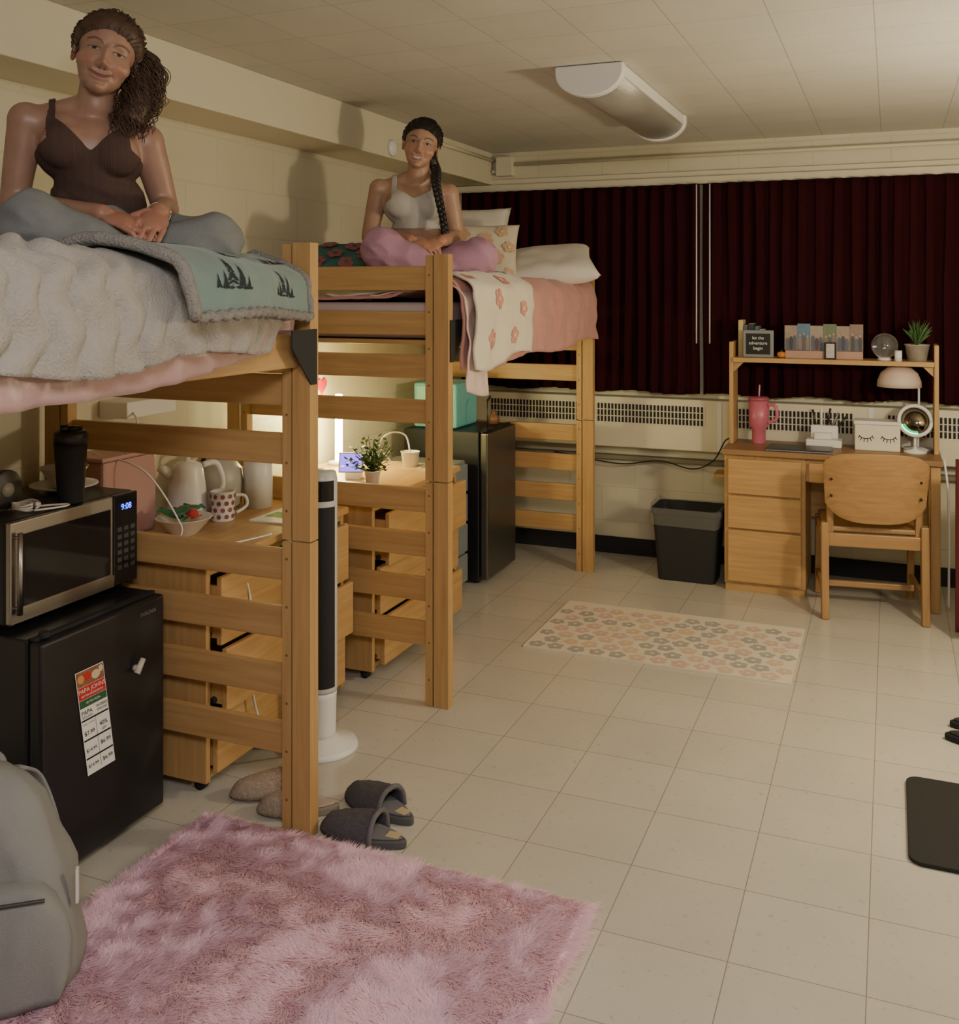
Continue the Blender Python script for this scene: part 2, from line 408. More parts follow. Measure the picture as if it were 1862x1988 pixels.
def bedobj(name,f,y0,y1,nu,nv,mats,lab,cat,s0=0,s1=1,solid=.012,decals=None,edge=None,loc=None):
    mb=MB()
    def fn(u,v,ex=0):
        y=y0+(y1-y0)*v; s=s0+(s1-s0)*u
        if edge: s,y=edge(u,v,s,y)
        return f(s,y,ex)
    mb.slab(fn,lambda u,v:fn(u,v,-solid),nu,nv)
    if decals: decals(mb)
    return mb.obj(name,mats,recalc=False,loc=loc or (-1.55,(y0+y1)/2,1.55),label=lab,cat=cat)
def profpts(zt,ze,xe,zl): return [(-2.45,zt),(-2.1,zt),(-1.82,zt+.01),(-1.66,ze-.01),(-1.585,ze),(xe-.02,ze-.045),(xe,ze-.10),(xe+.005,(ze-.1+zl)/2),(xe-.002,zl)]
def tp1(y):
    t=max(0,min(1,(y-1.95)/.5)); return .125*t*t*(3-2*t)
sherpa=M('sherpa_white',(.375,.345,.315),.95,bump=.7,bscale=170,var=.10,vscale=60,sheen=.15,dist=.008)
pinksat=M('pink_satin',(.44,.27,.26),.4,bump=.25,bscale=9,var=.08,dist=.03,sheen=.3)
f1s=surface(profpts(1.56,1.60,-1.512,1.355),.5,2.45,off=0,amp=.022,sc=9,seed=2,zk=lambda y:1.0 if y<1.7 else 1-.42*((y-1.7)/.75)**1.2,taper=lambda y:.6*tp1(y))
bedobj('bed_sheet',f1s,.5,2.44,40,110,[pinksat],'pale pink satin sheet hanging beneath the white comforter','bed sheet',s0=.45,solid=.004)
f1=surface(profpts(1.56,1.675,-1.468,1.42),.5,2.45,off=.006,amp=.010,sc=7,quilt=.022,seed=5,zk=lambda y:1.0+.12*math.sin(y*9)-(.25*max(0,y-2.0)/.45),
  qm=lambda s,y:1-.8*max(0,min(1,(y-1.62)/.12))*max(0,min(1,(.93-s)/.06)),taper=tp1)
bedobj('comforter',f1,.5,2.44,120,320,[sherpa],'thick white quilted sherpa comforter draped over the loft bed','comforter',solid=.02)
teal=M('teal_fleece',(.165,.24,.225),.9,bump=.4,bscale=200,var=.08,vscale=12,sheen=.2)
sherpag=M('sherpa_gray',(.28,.265,.25),.95,bump=1,bscale=160,var=.2,vscale=60,dist=.01)
treeM=M('print_black',(.016,.022,.028),.9)
f1b=surface(profpts(1.57,1.68,-1.422,1.505),1.75,2.47,off=.012,amp=.010,sc=6,seed=8,zk=lambda y:1-.3*math.sin((y-1.75)*4),taper=tp1)
def trees(mb):
    rr=random.Random(2)
    def pine(s0,y0,h,w):
        P=lambda a,b:f1b(min(.975,s0-a/f1b.L),y0+b,.002)
        mb.add([P(0,-.0012),P(0,.0012),P(h,.0008),P(h,-.0008)],[(0,1,2,3)],1)
        for k in range(7):
            z=h*(.14+.12*k); ww=w*(1-.125*k)*rr.uniform(.8,1.15)
            for sg in(-1,1):
                mb.add([P(z+.005,0),P(z-.001,sg*ww*.6),P(z-.006,sg*ww),P(z-.006,sg*ww*.5),P(z-.001,0)],[(0,1,2,3,4)],1)
    def ground(s0,y0,L):
        P=lambda a,b:f1b(min(.975,s0-a/f1b.L),y0+b,.002)
        for k in range(5):
            b0=-L/2+L*k/5+rr.uniform(0,.01); mb.add([P(-.004-.003*(k%2),b0),P(-.001,b0+L*.10),P(-.005,b0+L*.22),P(-.009,b0+L*.1)],[(0,1,2,3)],1)
    for s0,y0,sc in((.925,1.95,1),(.935,2.29,1),(.825,2.07,.8),(.835,2.38,.8),(.74,1.93,.8),(.745,2.25,.8)):
        pine(s0,y0-.02,.068*sc,.024*sc); pine(s0+.004,y0+.018*sc,.052*sc,.019*sc); pine(s0+.006,y0-.05*sc,.038*sc,.014*sc); pine(s0+.004,y0-.075*sc,.028*sc,.011*sc); ground(s0,y0,.14*sc)
        P=lambda a,b:f1b(min(.975,s0-a*sc/f1b.L),y0+b*sc,.002)
        mb.add([P(-.010,.025),P(-.008,.06),P(.006,.058),P(.022,.05),P(.006,.044),P(-.004,.03)],[(0,1,2,3,4,5)],1)
tb1=bedobj('throw_blanket',f1b,1.78,2.455,70,90,[teal,treeM],'teal fleece throw printed with black pine trees','blanket',s0=.3,s1=.985,solid=.012,decals=trees,edge=lambda u,v,s,y:(s,y+(1-v)*(-.22*(1-u))))
hm=MB()
path=[f1b(.985,1.78+ .675*i/60,.004) for i in range(61)]
hm.tube([p+Vector((0,0,.004*math.sin(i*1.7))) for i,p in enumerate(path)],[.012+.004*noise.noise((i*.6,0,0)) for i in range(61)],10)
path=[f1b(.3+.685*i/50,1.78-.22*(1-i/50),.004) for i in range(51)]
hm.tube(path,[.015+.005*noise.noise((i*.5,3,0)) for i in range(51)],10)
path=[f1b(.5+.485*i/40,2.455,.0) for i in range(41)]
hm.tube(path,[.011+.004*noise.noise((i*.5,5,0)) for i in range(41)],10)
hm.obj('sherpa_trim',sherpag,tb1,label='gray sherpa underside edge')

# bed 2
pinkc=M('pink_comforter',(.56,.27,.24),.8,bump=.5,bscale=14,var=.10,vscale=5,sheen=.2,dist=.02)
creamb=M('cream_fleece',(.72,.64,.50),.95,bump=.4,bscale=200,var=.05,sheen=.3); flow=M('flower_pink',(.62,.30,.23),.9)
f2=surface(profpts(1.56,1.635,-1.505,1.27),3.5,5.42,amp=.020,sc=6,seed=20,zk=lambda y:1.0-.15*(y-3.5)/1.9+.05*math.sin(y*7))
bedobj('comforter',f2,3.51,5.37,70,120,[pinkc],'dusty pink comforter draped over the loft bed side','comforter',solid=.012)
f2w=surface(profpts(1.56,1.62,-1.49,1.20),3.5,4.0,amp=.02,sc=7,seed=33,zk=lambda y:1.0+.1*math.sin((y-3.5)*8))
bedobj('bed_sheet',f2w,3.508,3.72,60,30,[M('pale_pink_sheet',(.68,.52,.47),.8,bump=.3,bscale=10,dist=.02)],'pale pink top sheet hanging at the bed foot corner','bed sheet',s0=.4,solid=.006)
f2b=surface(profpts(1.57,1.655,-1.462,1.285),3.5,4.2,off=.004,amp=.018,sc=6,seed=40,zk=lambda y:1+.08*math.sin(y*9)-.12*(y-3.5))
def petals(mb,q,R,mi,rot=0):
    for k in range(5):
        aa=rot+2*pi*k/5; a0,b0=R*.6*math.cos(aa),R*.6*math.sin(aa)
        mb.fan(q(a0,b0,k),[q(a0+R*.42*math.cos(t),b0+R*.42*math.sin(t),k) for t in [2*pi*j/14 for j in range(14)]],mi)
    mb.fan(q(0,0,6),[q(R*.24*math.cos(t),R*.24*math.sin(t),6) for t in [2*pi*j/10 for j in range(10)]],0)
def flowers(mb):
    for s0,y0,R in((.70,3.62,.038),(.80,3.75,.042),(.915,3.68,.04),(.72,3.93,.042),(.84,4.03,.04),(.93,3.92,.040),(.66,4.10,.038),(.62,3.75,.035)):
        petals(mb,lambda a,b,k:f2b(min(.995,s0-b/f2b.L),min(4.2,y0+a),.002+.0003*k),R,1,y0*9)
bedobj('throw_blanket',f2b,3.52,4.20,60,60,[creamb,flow],'cream throw with pink flowers over the pink comforter','blanket',s0=.25,solid=.010,decals=flowers,edge=lambda u,v,s,y:(s,y+.05*math.sin(u*5)*v))

def pillow(name,c,size,rotm,mats,lab,cat='pillow',group=None,decal=None):
    mb=MB(); nx=28
    W,H,Tk=size
    for sgn in(1,-1):
        def fn(u,v):
            a=(u-.5)*2;b=(v-.5)*2
            e=max(0,(1-a**4))*max(0,(1-b**4)); k=1-.10*(1-abs(a)**2)*(abs(b)**3); k2=1-.10*(1-abs(b)**2)*(abs(a)**3)
            z=sgn*Tk/2*(e**.45)*(1+.16*noise.noise((a*2,b*2,sgn+c[0]*5)))
            return Vector((a*W/2*k2,b*H/2*k,z))
        mb.grid(fn,nx,nx)
    if decal: decal(mb,size)
    m=Matrix.Translation(Vector(c))@rotm
    mb.rot(m)
    o=mb.obj(name,mats,loc=c,label=lab,cat=cat,group=group)
    o.modifiers.new('w','WELD').merge_threshold=.0008
    return o
def R(x=0,y=0,z=0):
    from mathutils import Euler
    return Euler((math.radians(x),math.radians(y),math.radians(z))).to_matrix().to_4x4()
pw=M('pillow_white',(.70,.65,.58),.85,bump=.25,bscale=12,dist=.02)
pillow('pillow',(-1.70,5.13,1.715),(.50,.38,.14),R(26,-6,24),pw,'plump white pillow on the pink loft bed','pillow')
def pf(mb,size):
    W,H,Tk=size
    for n_,(a,b,R_) in enumerate(((-.5,.5,.04),(.1,.3,.045),(.55,.6,.036),(-.3,-.2,.04),(.4,-.25,.045),(-.65,-.6,.035),(.0,-.7,.036),(.75,-.7,.03),(.75,.1,.035))):
        def q(x,y,k):
            X=a+x*2/W; Y=b+y*2/H
            e=max(0,(1-X**4))*max(0,(1-Y**4)); return Vector((X*W/2*.97,Y*H/2*.97,Tk/2*e**.45*1.06+.005+.0008*k))
        petals(mb,q,R_,1,n_)
pillow('pillow',(-2.00,4.90,1.765),(.40,.38,.13),R(64,0,20),[M('pillow_cream',(.70,.62,.48),.85),M('petal_orange',(.66,.42,.26),.85)],'cream pillow printed with peach flowers','pillow',decal=pf)
pillow('pillow',(-2.20,5.20,1.85),(.46,.44,.14),R(68,0,14),pw,'white pillow propped behind the flowered one','pillow')
pillow('pillow',(-2.27,3.98,1.70),(.40,.28,.13),R(30,0,20),[M('green_floral',(.05,.15,.13),.85),M('petal_red',(.30,.10,.10),.85)],'dark green pillow with red flowers beside seated person','pillow',decal=pf)

# ---------------------------------------------------------------- desks under the beds
def underdesk(y0,y1,xf,lab,opens):
    r=T('wooden_desk',lab,'desk',((-2.54+xf)/2,(y0+y1)/2,0))
    B(r,'desktop',-2.56,xf+.015,y0-.01,y1+.01,.715,.742,woodY,.005)
    for y in(y0,y1-.022): B(r,'side_panel',-2.54,xf-.003,y,y+.022,.045,.715,woodZ,.003)
    B(r,'back_panel',-2.555,-2.541,y0,y1,.05,.71,woodY,.001)
    B(r,'top_rail',xf-.03,xf-.004,y0+.022,y1-.022,.69,.714,woodY,.002)
    B(r,'bottom_panel',-2.54,xf-.02,y0+.022,y1-.022,.045,.065,woodY,.002)
    zs=[(.072,.262),(.27,.465),(.473,.685)]
    for (za,zb),op in zip(zs,opens):
        d=MB().box(xf-.0+op,xf+.02+op,y0+.026,y1-.026,za,zb)
        d=d.obj('drawer',woodY,r,bevel=.004,smooth=False)
        bx=MB(); x0=xf-.42+op
        bx.box(x0,xf+op,y0+.03,y0+.042,za+.02,zb-.03).box(x0,xf+op,y1-.042,y1-.03,za+.02,zb-.03).box(x0,xf+op,y0+.042,y1-.042,za+.02,za+.028).box(x0,x0+.012,y0+.042,y1-.042,za+.028,zb-.03)
        bx.obj('drawer_box',woodX,d,smooth=False)
        MB().cyl((xf+op-.03,y0+.024,za+.03),(xf+op-.03,y0+.030,za+.03),.011,n=12).obj('roller',blackmat,d)
    for x in(-2.48,xf-.06):
        for y in(y0+.05,y1-.05):
            MB().cyl((x,y-.012,.02),(x,y+.012,.02),.02,n=16).box(x-.014,x+.014,y-.02,y+.02,.034,.0455).obj('caster',blackmat,r)
    return r
underdesk(2.555,3.40,-1.965,'light wooden desk dresser with drawers under the near loft bed',(.0,.035,.015))
underdesk(3.56,4.40,-1.925,'light wooden desk dresser with open drawers under pink loft bed',(.02,.0,.04))

# ---------------------------------------------------------------- fridge + microwave
def fridge(x0,x1,y0,y1,h,door,lab,txt=None,side=black):
    r=T('mini_fridge',lab,'mini fridge',((x0+x1)/2,(y0+y1)/2,0))
    B(r,'body',x0,x1-.05,y0,y1,.012,h,side,.006)
    dd=MB().box(x1-.045,x1,y0+.002,y1-.002,.03,h-.004)
    d=dd.obj('door',[door],r,bevel=.010,bseg=3,smooth=False)
    MB().box(x1-.046,x1-.03,y0+.01,y1-.01,h-.004,h+.004).cyl((x1-.03,y0+.04,h+.0),(x1-.03,y0+.04,h+.014),.014,n=12).obj('hinge_cover',blackmat,r,smooth=False)
    if txt: MB().text(txt,.016,frame((x1+.001,y1-.075,h-.04),(0,1,0),(0,0,1))).obj('lettering',M('letter_silver',(.4,.4,.4),.4,metal=.8),d,smooth=False,recalc=False)
    for x in(x0+.05,x1-.08):
        for y in(y0+.04,y1-.04): MB().cyl((x,y,0),(x,y,.013),.015,n=12).obj('foot',blackmat,r)
    return r
fridge(-2.54,-2.035,1.965,2.445,.668,black,'black mini fridge with flyer on its door, under bed','INSIGNIA')
fridge(-2.50,-2.0,4.98,5.42,.82,M('fridge_steel',(.13,.12,.11),.35,metal=.8),'black mini fridge with dark steel door beneath loft bed')
fl=MB()
fm=frame((-2.0325,2.155,.40),(0,.985,.0),(0,-.16,.99))
def fr(x0,x1,y0,y1,mi,z=.0006): fl.add([fm@Vector(p) for p in((x0,y0,z),(x1,y0,z),(x1,y1,z),(x0,y1,z))],[(0,1,2,3)],mi)
fr(-.052,.052,-.15,.15,0,0); fr(-.05,.05,.105,.148,1); fr(-.05,.05,.068,.104,2); fr(-.05,.05,.045,.067,3)
for x,y,w,hh,mi in((-.035,.127,.012,.012,4),(-.01,.13,.014,.012,2),(.02,.125,.016,.013,5),(.04,.135,.008,.01,5)): 
    fl.fan(fm@Vector((x,y,.001)),[fm@Vector((x+w*math.cos(k*pi/6),y+hh*math.sin(k*pi/6),.001)) for k in range(12)],mi)
def ft(t,s,x,y,mi): fl.text(t,s,fm@Matrix.Translation((x,y,.0014)),mi)
ft('PAPA JOHNS',.0175,0,.092,0); ft('BETTER INGREDIENTS.',.008,0,.077,0); ft('BETTER PIZZA.',.008,0,.056,0)
ft('PAPA',.017,-.028,.030,6); ft('DOUGH',.010,-.028,.018,6); ft('WORKS',.012,.028,.033,6); ft('ONLINE!',.010,.028,.022,6)
fr(-.05,.05,.006,.011,6); fr(-.05,.05,-.052,-.047,6); fr(-.05,.05,-.105,-.100,6); fr(-.001,.001,-.14,.005,7)
ft('LARGE 1-TOPPING',.0052,-.026,-.003,6); ft('$7.99',.017,-.027,-.03,6); ft('40%',.018,.026,-.022,6); ft('OFF',.010,.026,-.038,6)
ft('$14.99',.014,-.027,-.08,6); ft('$6.99',.017,.026,-.075,6); ft('$14.99',.014,-.027,-.125,6); ft('$6.99',.017,.026,-.125,6)
fl.obj('flyer',[M('paper',(.76,.76,.74),.6),M('flyer_food',(.25,.10,.05),.6,var=.6,vscale=80),M('flyer_red',(.5,.02,.02),.6),M('flyer_green',(.02,.10,.04),.6),M('flyer_orange',(.6,.28,.08),.6),M('flyer_cream',(.6,.5,.35),.6),M('flyer_black',(.01,.01,.01),.6),M('flyer_gray',(.3,.3,.3),.6)],loc=(-2.0325,2.155,.40),smooth=False,recalc=False,label='pizza coupon flyer stuck on black mini fridge door',cat='flyer')
mg=MB().cyl((-2.034,2.31,.485),(-2.016,2.31,.485),.010,n=16); mg.cyl((-2.016,2.30,.475),(-2.014,2.325,.51),.010,.008,n=12)
mg.obj('magnet_clip',M('ivory',(.62,.58,.50),.4),loc=(-2.03,2.31,.485),label='small ivory magnet on the black fridge door',cat='magnet')

mw=T('microwave','stainless steel microwave on top of the black mini fridge','microwave',(-2.35,2.23,.672))
MT=.965
B(mw,'casing',-2.53,-2.185,1.985,2.475,.684,MT-.003,black,.006)
B(mw,'door',-2.184,-2.165,1.987,2.368,.688,MT-.004,steel,.004)
B(mw,'door_window',-2.1645,-2.162,2.03,2.355,.73,.925,darkglass,.004)
B(mw,'control_panel',-2.184,-2.165,2.371,2.473,.688,MT-.004,darkglass,.004)
MB().cyl((-2.150,2.005,.715),(-2.150,2.005,.935),.008,n=12).cyl((-2.165,2.005,.73),(-2.150,2.005,.73),.005,n=8).cyl((-2.165,2.005,.92),(-2.150,2.005,.92),.005,n=8).obj('handle',steel,mw)
bt=MB()
for i in range(3):
    for j in range(6): bt.box(-2.1648,-2.1635,2.385+i*.028,2.403+i*.028,.735+j*.023,.748+j*.023)
bt.obj('keypad',M('key_gray',(.05,.05,.055),.4),mw,smooth=False)
MB().text('9:08',.026,frame((-2.163,2.422,.922),(0,1,0),(0,0,1))).obj('clock_display',M('led_blue',(.02,.05,.9),.4,emit=(.05,.12,1),es=6),mw,smooth=False,recalc=False)
MB().box(-2.165,-2.1635,1.99,2.37,.69,.725,0).obj('trim_strip',steel,mw,smooth=False)
for x in(-2.5,-2.21):
    for y in(2.02,2.44): MB().cyl((x,y,.672),(x,y,.685),.012,n=10).obj('foot',blackmat,mw)
dM=MT-.946
sh=T('shaker_bottle','black shaker bottle with flip lid standing on the microwave','bottle',(-2.21,2.245,MT))
MB().lathe([(.034,MT),(.036,MT+.004),(.045,1.12),(.046,1.135)],(-2.21,2.245,0)).obj('cup',blackmat,sh)
MB().lathe([(.048,1.135),(.048,1.165),(.044,1.172),(.02,1.175)],(-2.21,2.245,0)).cyl((-2.21,2.22,1.175),(-2.21,2.22,1.192),.012,n=14).box(-2.225,-2.195,2.235,2.275,1.172,1.185).obj('lid',black,sh)
MB().lathe([(.04,.946+dM),(.045,.95+dM),(.10,.965+dM),(.10,.968+dM),(.045,.955+dM),(.0,.954+dM)],(-2.36,2.37,0)).obj('plate',white,loc=(-2.36,2.37,MT),label='white plate on top of the microwave',cat='plate')
MB().lathe([(.03,.956+dM),(.032,.962+dM),(.072,1.02+dM),(.069,1.02+dM),(.03,.968+dM),(0,.966+dM)],(-2.36,2.37,0)).obj('bowl',M('cream_ceramic',(.6,.55,.48),.3),loc=(-2.36,2.37,.956+dM),label='cream ceramic bowl resting on white plate',cat='bowl')
cbm=MB()
for k in range(3): cbm.tube([(-2.25+.035*math.cos(t),2.12+.035*math.sin(t),.952+dM+.006*k+.003*math.sin(3*t+k)) for t in [2*pi*i/24 for i in range(24)]],.0035,8)
cbm.tube(catmull([(-2.22,2.14,.955+dM),(-2.18,2.2,.952+dM),(-2.172,2.18,.95+dM),(-2.2,2.1,.952+dM)],20),.003,8)
cbm.obj('charging_cable',white,loc=(-2.25,2.12,MT),label='coiled white charging cable on the microwave',cat='cable')
wl=MB().lathe([(.05,-.012),(.055,-.008),(.055,.008),(.05,.012)],n=28).lathe([(.02,-.016),(.02,.016)],n=20,mi=1).rot(frame((-2.31,2.10,MT+.056),(0,1,0),(0,0,1)))
wl.obj('tape_roll',[M('dark_roll',(.06,.05,.05),.5),M('roll_core',(.35,.33,.3),.5)],loc=(-2.31,2.10,MT),label='dark round roll standing on the microwave',cat='roll')
MB().box(-2.47,-2.32,1.99,2.06,MT,1.12).box(-2.46,-2.33,1.988,1.99,1.0,1.08,1).obj('snack_box',[M('box_tan',(.50,.36,.18),.6),M('box_yellow',(.6,.45,.15),.6)],loc=(-2.4,2.02,MT),smooth=False,bevel=.002,label='tan snack box on top of the microwave',cat='box')

# items on desk 1 (top .742)
D=.742
pk=T('storage_bin','pink plastic storage bin on the desk against wall','storage bin',(-2.42,2.70,D))
pinkp=M('pink_plastic',(.48,.28,.26),.5)
MB().box(-2.54,-2.40,2.58,2.84,D,D+.27).obj('bin_body',pinkp,pk,bevel=.012,smooth=False)
MB().box(-2.545,-2.395,2.57,2.85,D+.27,D+.285).obj('lid',pinkp,pk,bevel=.006,smooth=False)
wb=T('wall_box','small white wall box with white cord under the bed','wall box',(-2.55,2.90,1.13))
MB().box(-2.60,-2.47,2.77,3.03,1.13,1.19).obj('box_body',white,wb,bevel=.006,smooth=False)
MB().tube(catmull([(-2.47,2.80,1.15),(-2.40,2.74,1.12),(-2.42,2.70,1.06),(-2.5,2.72,1.035)],20),.004,6).obj('cord',white,wb)
kt=T('electric_kettle','white electric kettle with handle standing on the desk','kettle',(-2.38,2.98,D))
MB().lathe([(.075,D),(.078,D+.01),(.075,D+.018),(.072,D+.022)],(-2.38,2.98,0)).obj('base',white,kt)
MB().lathe([(.07,D+.022),(.072,D+.04),(.066,D+.13),(.056,D+.19),(.05,D+.205),(.03,D+.215),(.012,D+.218),(.01,D+.23)],(-2.38,2.98,0)).obj('jug',white,kt)
MB().tube(catmull([(-2.34,3.02,D+.20),(-2.31,3.06,D+.20),(-2.295,3.075,D+.12),(-2.32,3.04,D+.05)],20),.011,10).obj('handle',white,kt)
MB().tube([(-2.42,2.94,D+.17),(-2.45,2.91,D+.20)],[.022,.014],12).obj('spout',white,kt)
bw=MB().lathe([(.04,D),(.045,D+.005),(.095,D+.06),(.098,D+.062),(.092,D+.062),(.045,D+.012),(0,D+.010)],(-2.25,2.80,0))
bw.obj('bowl',M('bowl_cream',(.68,.62,.52),.35),loc=(-2.25,2.80,D),label='cream bowl filled with snack packets on the desk',cat='bowl')
for i,(dx,dy,rz,c) in enumerate(((-.03,-.02,20,(.03,.20,.08)),(.03,.0,-30,(.5,.04,.04)),(0,.03,60,(.03,.18,.07)),(.02,-.035,100,(.02,.10,.05)))):
    m=Matrix.Translation((-2.25+dx,2.80+dy,D+.072+.007*i))@R(12,18-9*i,rz)
    MB().ell((0,0,0),(.045,.022,.007),18,8).box(-.052,-.042,-.02,.02,-.001,.001).box(.042,.052,-.02,.02,-.001,.001).rot(m).obj('snack_packet',M('packet%d'%i,c,.35),loc=(-2.25+dx,2.80+dy,D+.066),label='small %s snack packet in the cream bowl'%('red' if i==1 else 'green'),cat='snack',group='snack packets in the bowl')
mu=T('mug','white mug with brown dots on the desk','mug',(-2.26,3.03,D))
m_=MB().lathe([(.038,D),(.042,D+.006),(.044,D+.105),(.046,D+.108),(.041,D+.108),(.038,D+.01),(0,D+.01)],(-2.26,3.03,0))
for j in range(4):
    for i in range(10):
        a=2*pi*(i+.5*(j%2))/10; z=D+.02+j*.024; ca,sa=math.cos(a),math.sin(a)
        c=Vector((-2.26+.0448*ca,3.03+.0448*sa,z)); t=Vector((-sa,ca,0))
        m_.fan(c,[c+t*.0085*math.cos(k*pi/5)+Vector((0,0,.0085*math.sin(k*pi/5)))+Vector((ca,sa,0))*.0005 for k in range(10)],1)
m_.obj('cup',[white,M('mug_dot',(.25,.07,.05),.4)],mu)
MB().tube(catmull([(-2.225,3.055,D+.09),(-2.20,3.08,D+.085),(-2.195,3.085,D+.05),(-2.222,3.06,D+.025)],16),.006,8).obj('handle',white,mu)
rc=T('rice_cooker','round gray rice cooker with handle on the desk','rice cooker',(-2.42,3.18,D))
MB().lathe([(.08,D),(.10,D+.02),(.105,D+.10),(.10,D+.15),(.07,D+.19),(.03,D+.205)],(-2.42,3.20,0)).obj('pot',M('appliance_gray',(.40,.38,.34),.4),rc)
MB().tube(catmull([(-2.42,3.12,D+.19),(-2.40,3.14,D+.235),(-2.40,3.24,D+.235),(-2.42,3.27,D+.19)],16),.008,8).obj('handle',blackmat,rc)
MB().lathe([(.018,D),(.055,D+.0),(.055,D+.235),(.018,D+.235)],(-2.28,3.28,0)).obj('paper_towel_roll',white,loc=(-2.28,3.28,D),label='white paper towel roll standing on the desk',cat='paper towel')
MB().box(-2.16,-1.98,3.05,3.36,D,D+.006,0).box(-2.14,-2.05,3.12,3.2,D+.006,D+.0065,1).box(-2.12,-2.02,3.25,3.33,D+.006,D+.0065,1).obj('paper_sheet',[white,M('green_print',(.08,.28,.10),.6)],loc=(-2.07,3.2,D),smooth=False,label='white sheets with green print on the desk edge',cat='paper')
MB().tube(catmull([(-2.50,2.64,1.03),(-2.3,2.66,.98),(-2.2,2.72,.80),(-2.15,2.66,.755),(-2.02,2.72,.75),(-1.96,2.9,.748)],50),.003,6).obj('charging_cable',white,loc=(-2.3,2.7,D),label='white cable draped over the desk surface',cat='cable')
MB().tube(catmull([(-1.98,2.70,.73),(-1.93,2.72,.62),(-1.925,2.74,.45),(-1.92,2.73,.28),(-1.90,2.78,.12),(-1.88,2.9,.012),(-1.80,3.0,.006)],50),.004,6).obj('power_cord',white,loc=(-1.93,2.75,0),label='white power cord hanging in front of desk drawers',cat='cable')

# items on desk 2
bl=T('desk_lamp','glowing white bar lamp on the desk by the wall','lamp',(-2.47,4.22,D))
MB().lathe([(.05,D),(.05,D+.015),(.01,D+.02)],(-2.47,4.22,0)).obj('base',white,bl)
MB().box(-2.485,-2.455,4.205,4.235,D+.02,D+.34).obj('light_bar',M('lamp_glow',(1,.95,.75),.4,emit=(1,.90,.42),es=40),bl,bevel=.006,smooth=False)
ck=T('smart_display','small display with purple glowing screen on the desk','display',(-2.22,3.90,D))
m=Matrix.Translation((-2.22,3.90,D+.075))@R(0,0,20)@R(-15,0,0)
MB().box(-.055,.055,-.006,.006,-.045,.045).rot(m).obj('casing',white,ck,bevel=.004,smooth=False)
MB().box(-.048,.048,-.0075,-.0065,-.038,.038).rot(m).obj('screen',M('screen_purple',(.1,.05,.5),.4,emit=(.25,.15,1),es=2.5),ck,smooth=False)
MB().prism([(-2.25,3.90,D),(-2.19,3.92,D),(-2.20,3.97,D),(-2.24,3.96,D)],(0,0,.035)).obj('stand',white,ck,smooth=False)
def plant(x,y,z,potr,poth,n,R0,H,lab,potm,leafm,long=False):
    p=T('potted_plant',lab,'plant',(x,y,z))
    MB().lathe([(potr*.75,z),(potr,z+poth),(potr*1.05,z+poth),(potr*.92,z+poth*.9),(0,z+poth*.88)],(x,y,0)).obj('pot',potm,p)
    rr=random.Random(int(x*100)); g=MB()
    for i in range(n):
        a=rr.uniform(0,2*pi); e=rr.uniform(.1,1.3) if not long else rr.uniform(.7,1.45); L=H*rr.uniform(.5,1)
        d=Vector((math.cos(a)*math.cos(e)*R0/H,math.sin(a)*math.cos(e)*R0/H,math.sin(e)))
        base=Vector((x,y,z+poth*.9)); tip=base+d*L
        if long:
            sd=Vector((-math.sin(a),math.cos(a),0))*.004
            mid=base+d*L*.6+Vector((0,0,.01)); tip=tip-Vector((0,0,.01))
            g.add([base+sd,base-sd,mid-sd,tip,mid+sd],[(0,1,2,3,4)])
        else:
            g.tube([base,tip],.0012,4)
            for k in range(6):
                f=.35+.65*k/5; c=base+d*L*f; aa=rr.uniform(0,2*pi); dd=Vector((math.cos(aa),math.sin(aa),rr.uniform(-.2,.8))).normalized(); w=dd.cross(Vector((0,0,1))).normalized()*.009
                g.add([c,c+dd*.012+w,c+dd*.028,c+dd*.012-w],[(0,1,2,3)])
    g.obj('foliage',leafm,p,smooth=False,recalc=False)
leafM=M('leaf_green',(.05,.12,.03),.5,var=.4,vscale=30)
plant(-2.08,3.84,D,.035,.06,60,.13,.17,'small leafy green plant in white pot on desk',white,leafM)
cl=T('cup_lamp','small white cup with curved cable on desk','cup',(-2.13,4.31,D))
MB().lathe([(.035,D),(.045,D+.07),(.047,D+.07),(.04,D+.065),(0,D+.06)],(-2.13,4.31,0)).obj('cup',white,cl)
MB().tube(catmull([(-2.13,4.31,D+.06),(-2.14,4.28,D+.15),(-2.18,4.2,D+.17),(-2.21,4.15,D+.12),(-2.17,4.2,D+.03)],30),.004,6).obj('cord',white,cl)
MB().box(-2.05,-1.96,4.22,4.36,D,D+.012).box(-2.045,-1.965,4.23,4.35,D+.012,D+.013,1).obj('notebook',[M('notebook',(.6,.58,.52),.6),M('notebook_dark',(.12,.12,.13),.5)],loc=(-2.0,4.3,D),smooth=False,label='small notebook lying on the desk edge',cat='notebook')
ht=MB(); hp=[]
for k in range(36):
    t=2*pi*k/36; hp.append((-2.60,4.27+.0028*16*math.sin(t)**3,1.115+.0028*(13*math.cos(t)-5*math.cos(2*t)-2*math.cos(3*t)-math.cos(4*t))))
ht.prism(hp,(.008,0,0)).obj('heart_decoration',M('heart_red',(.6,.02,.03),.5),loc=(-2.60,4.27,1.11),smooth=False,label='red heart decoration on block wall under bed',cat='wall decoration')
dc=T('drawer_cart','gray blue plastic drawer tower beside the desk','drawer unit',(-2.3,4.68,0))
gb=M('plastic_grayblue',(.20,.24,.26),.45)
B(dc,'frame',-2.50,-2.095,4.47,4.90,.03,.68,gb,.008)
for k in range(4): B(dc,'drawer',-2.095,-2.075,4.48,4.89,.045+k*.158,.19+k*.158,gb,.006)
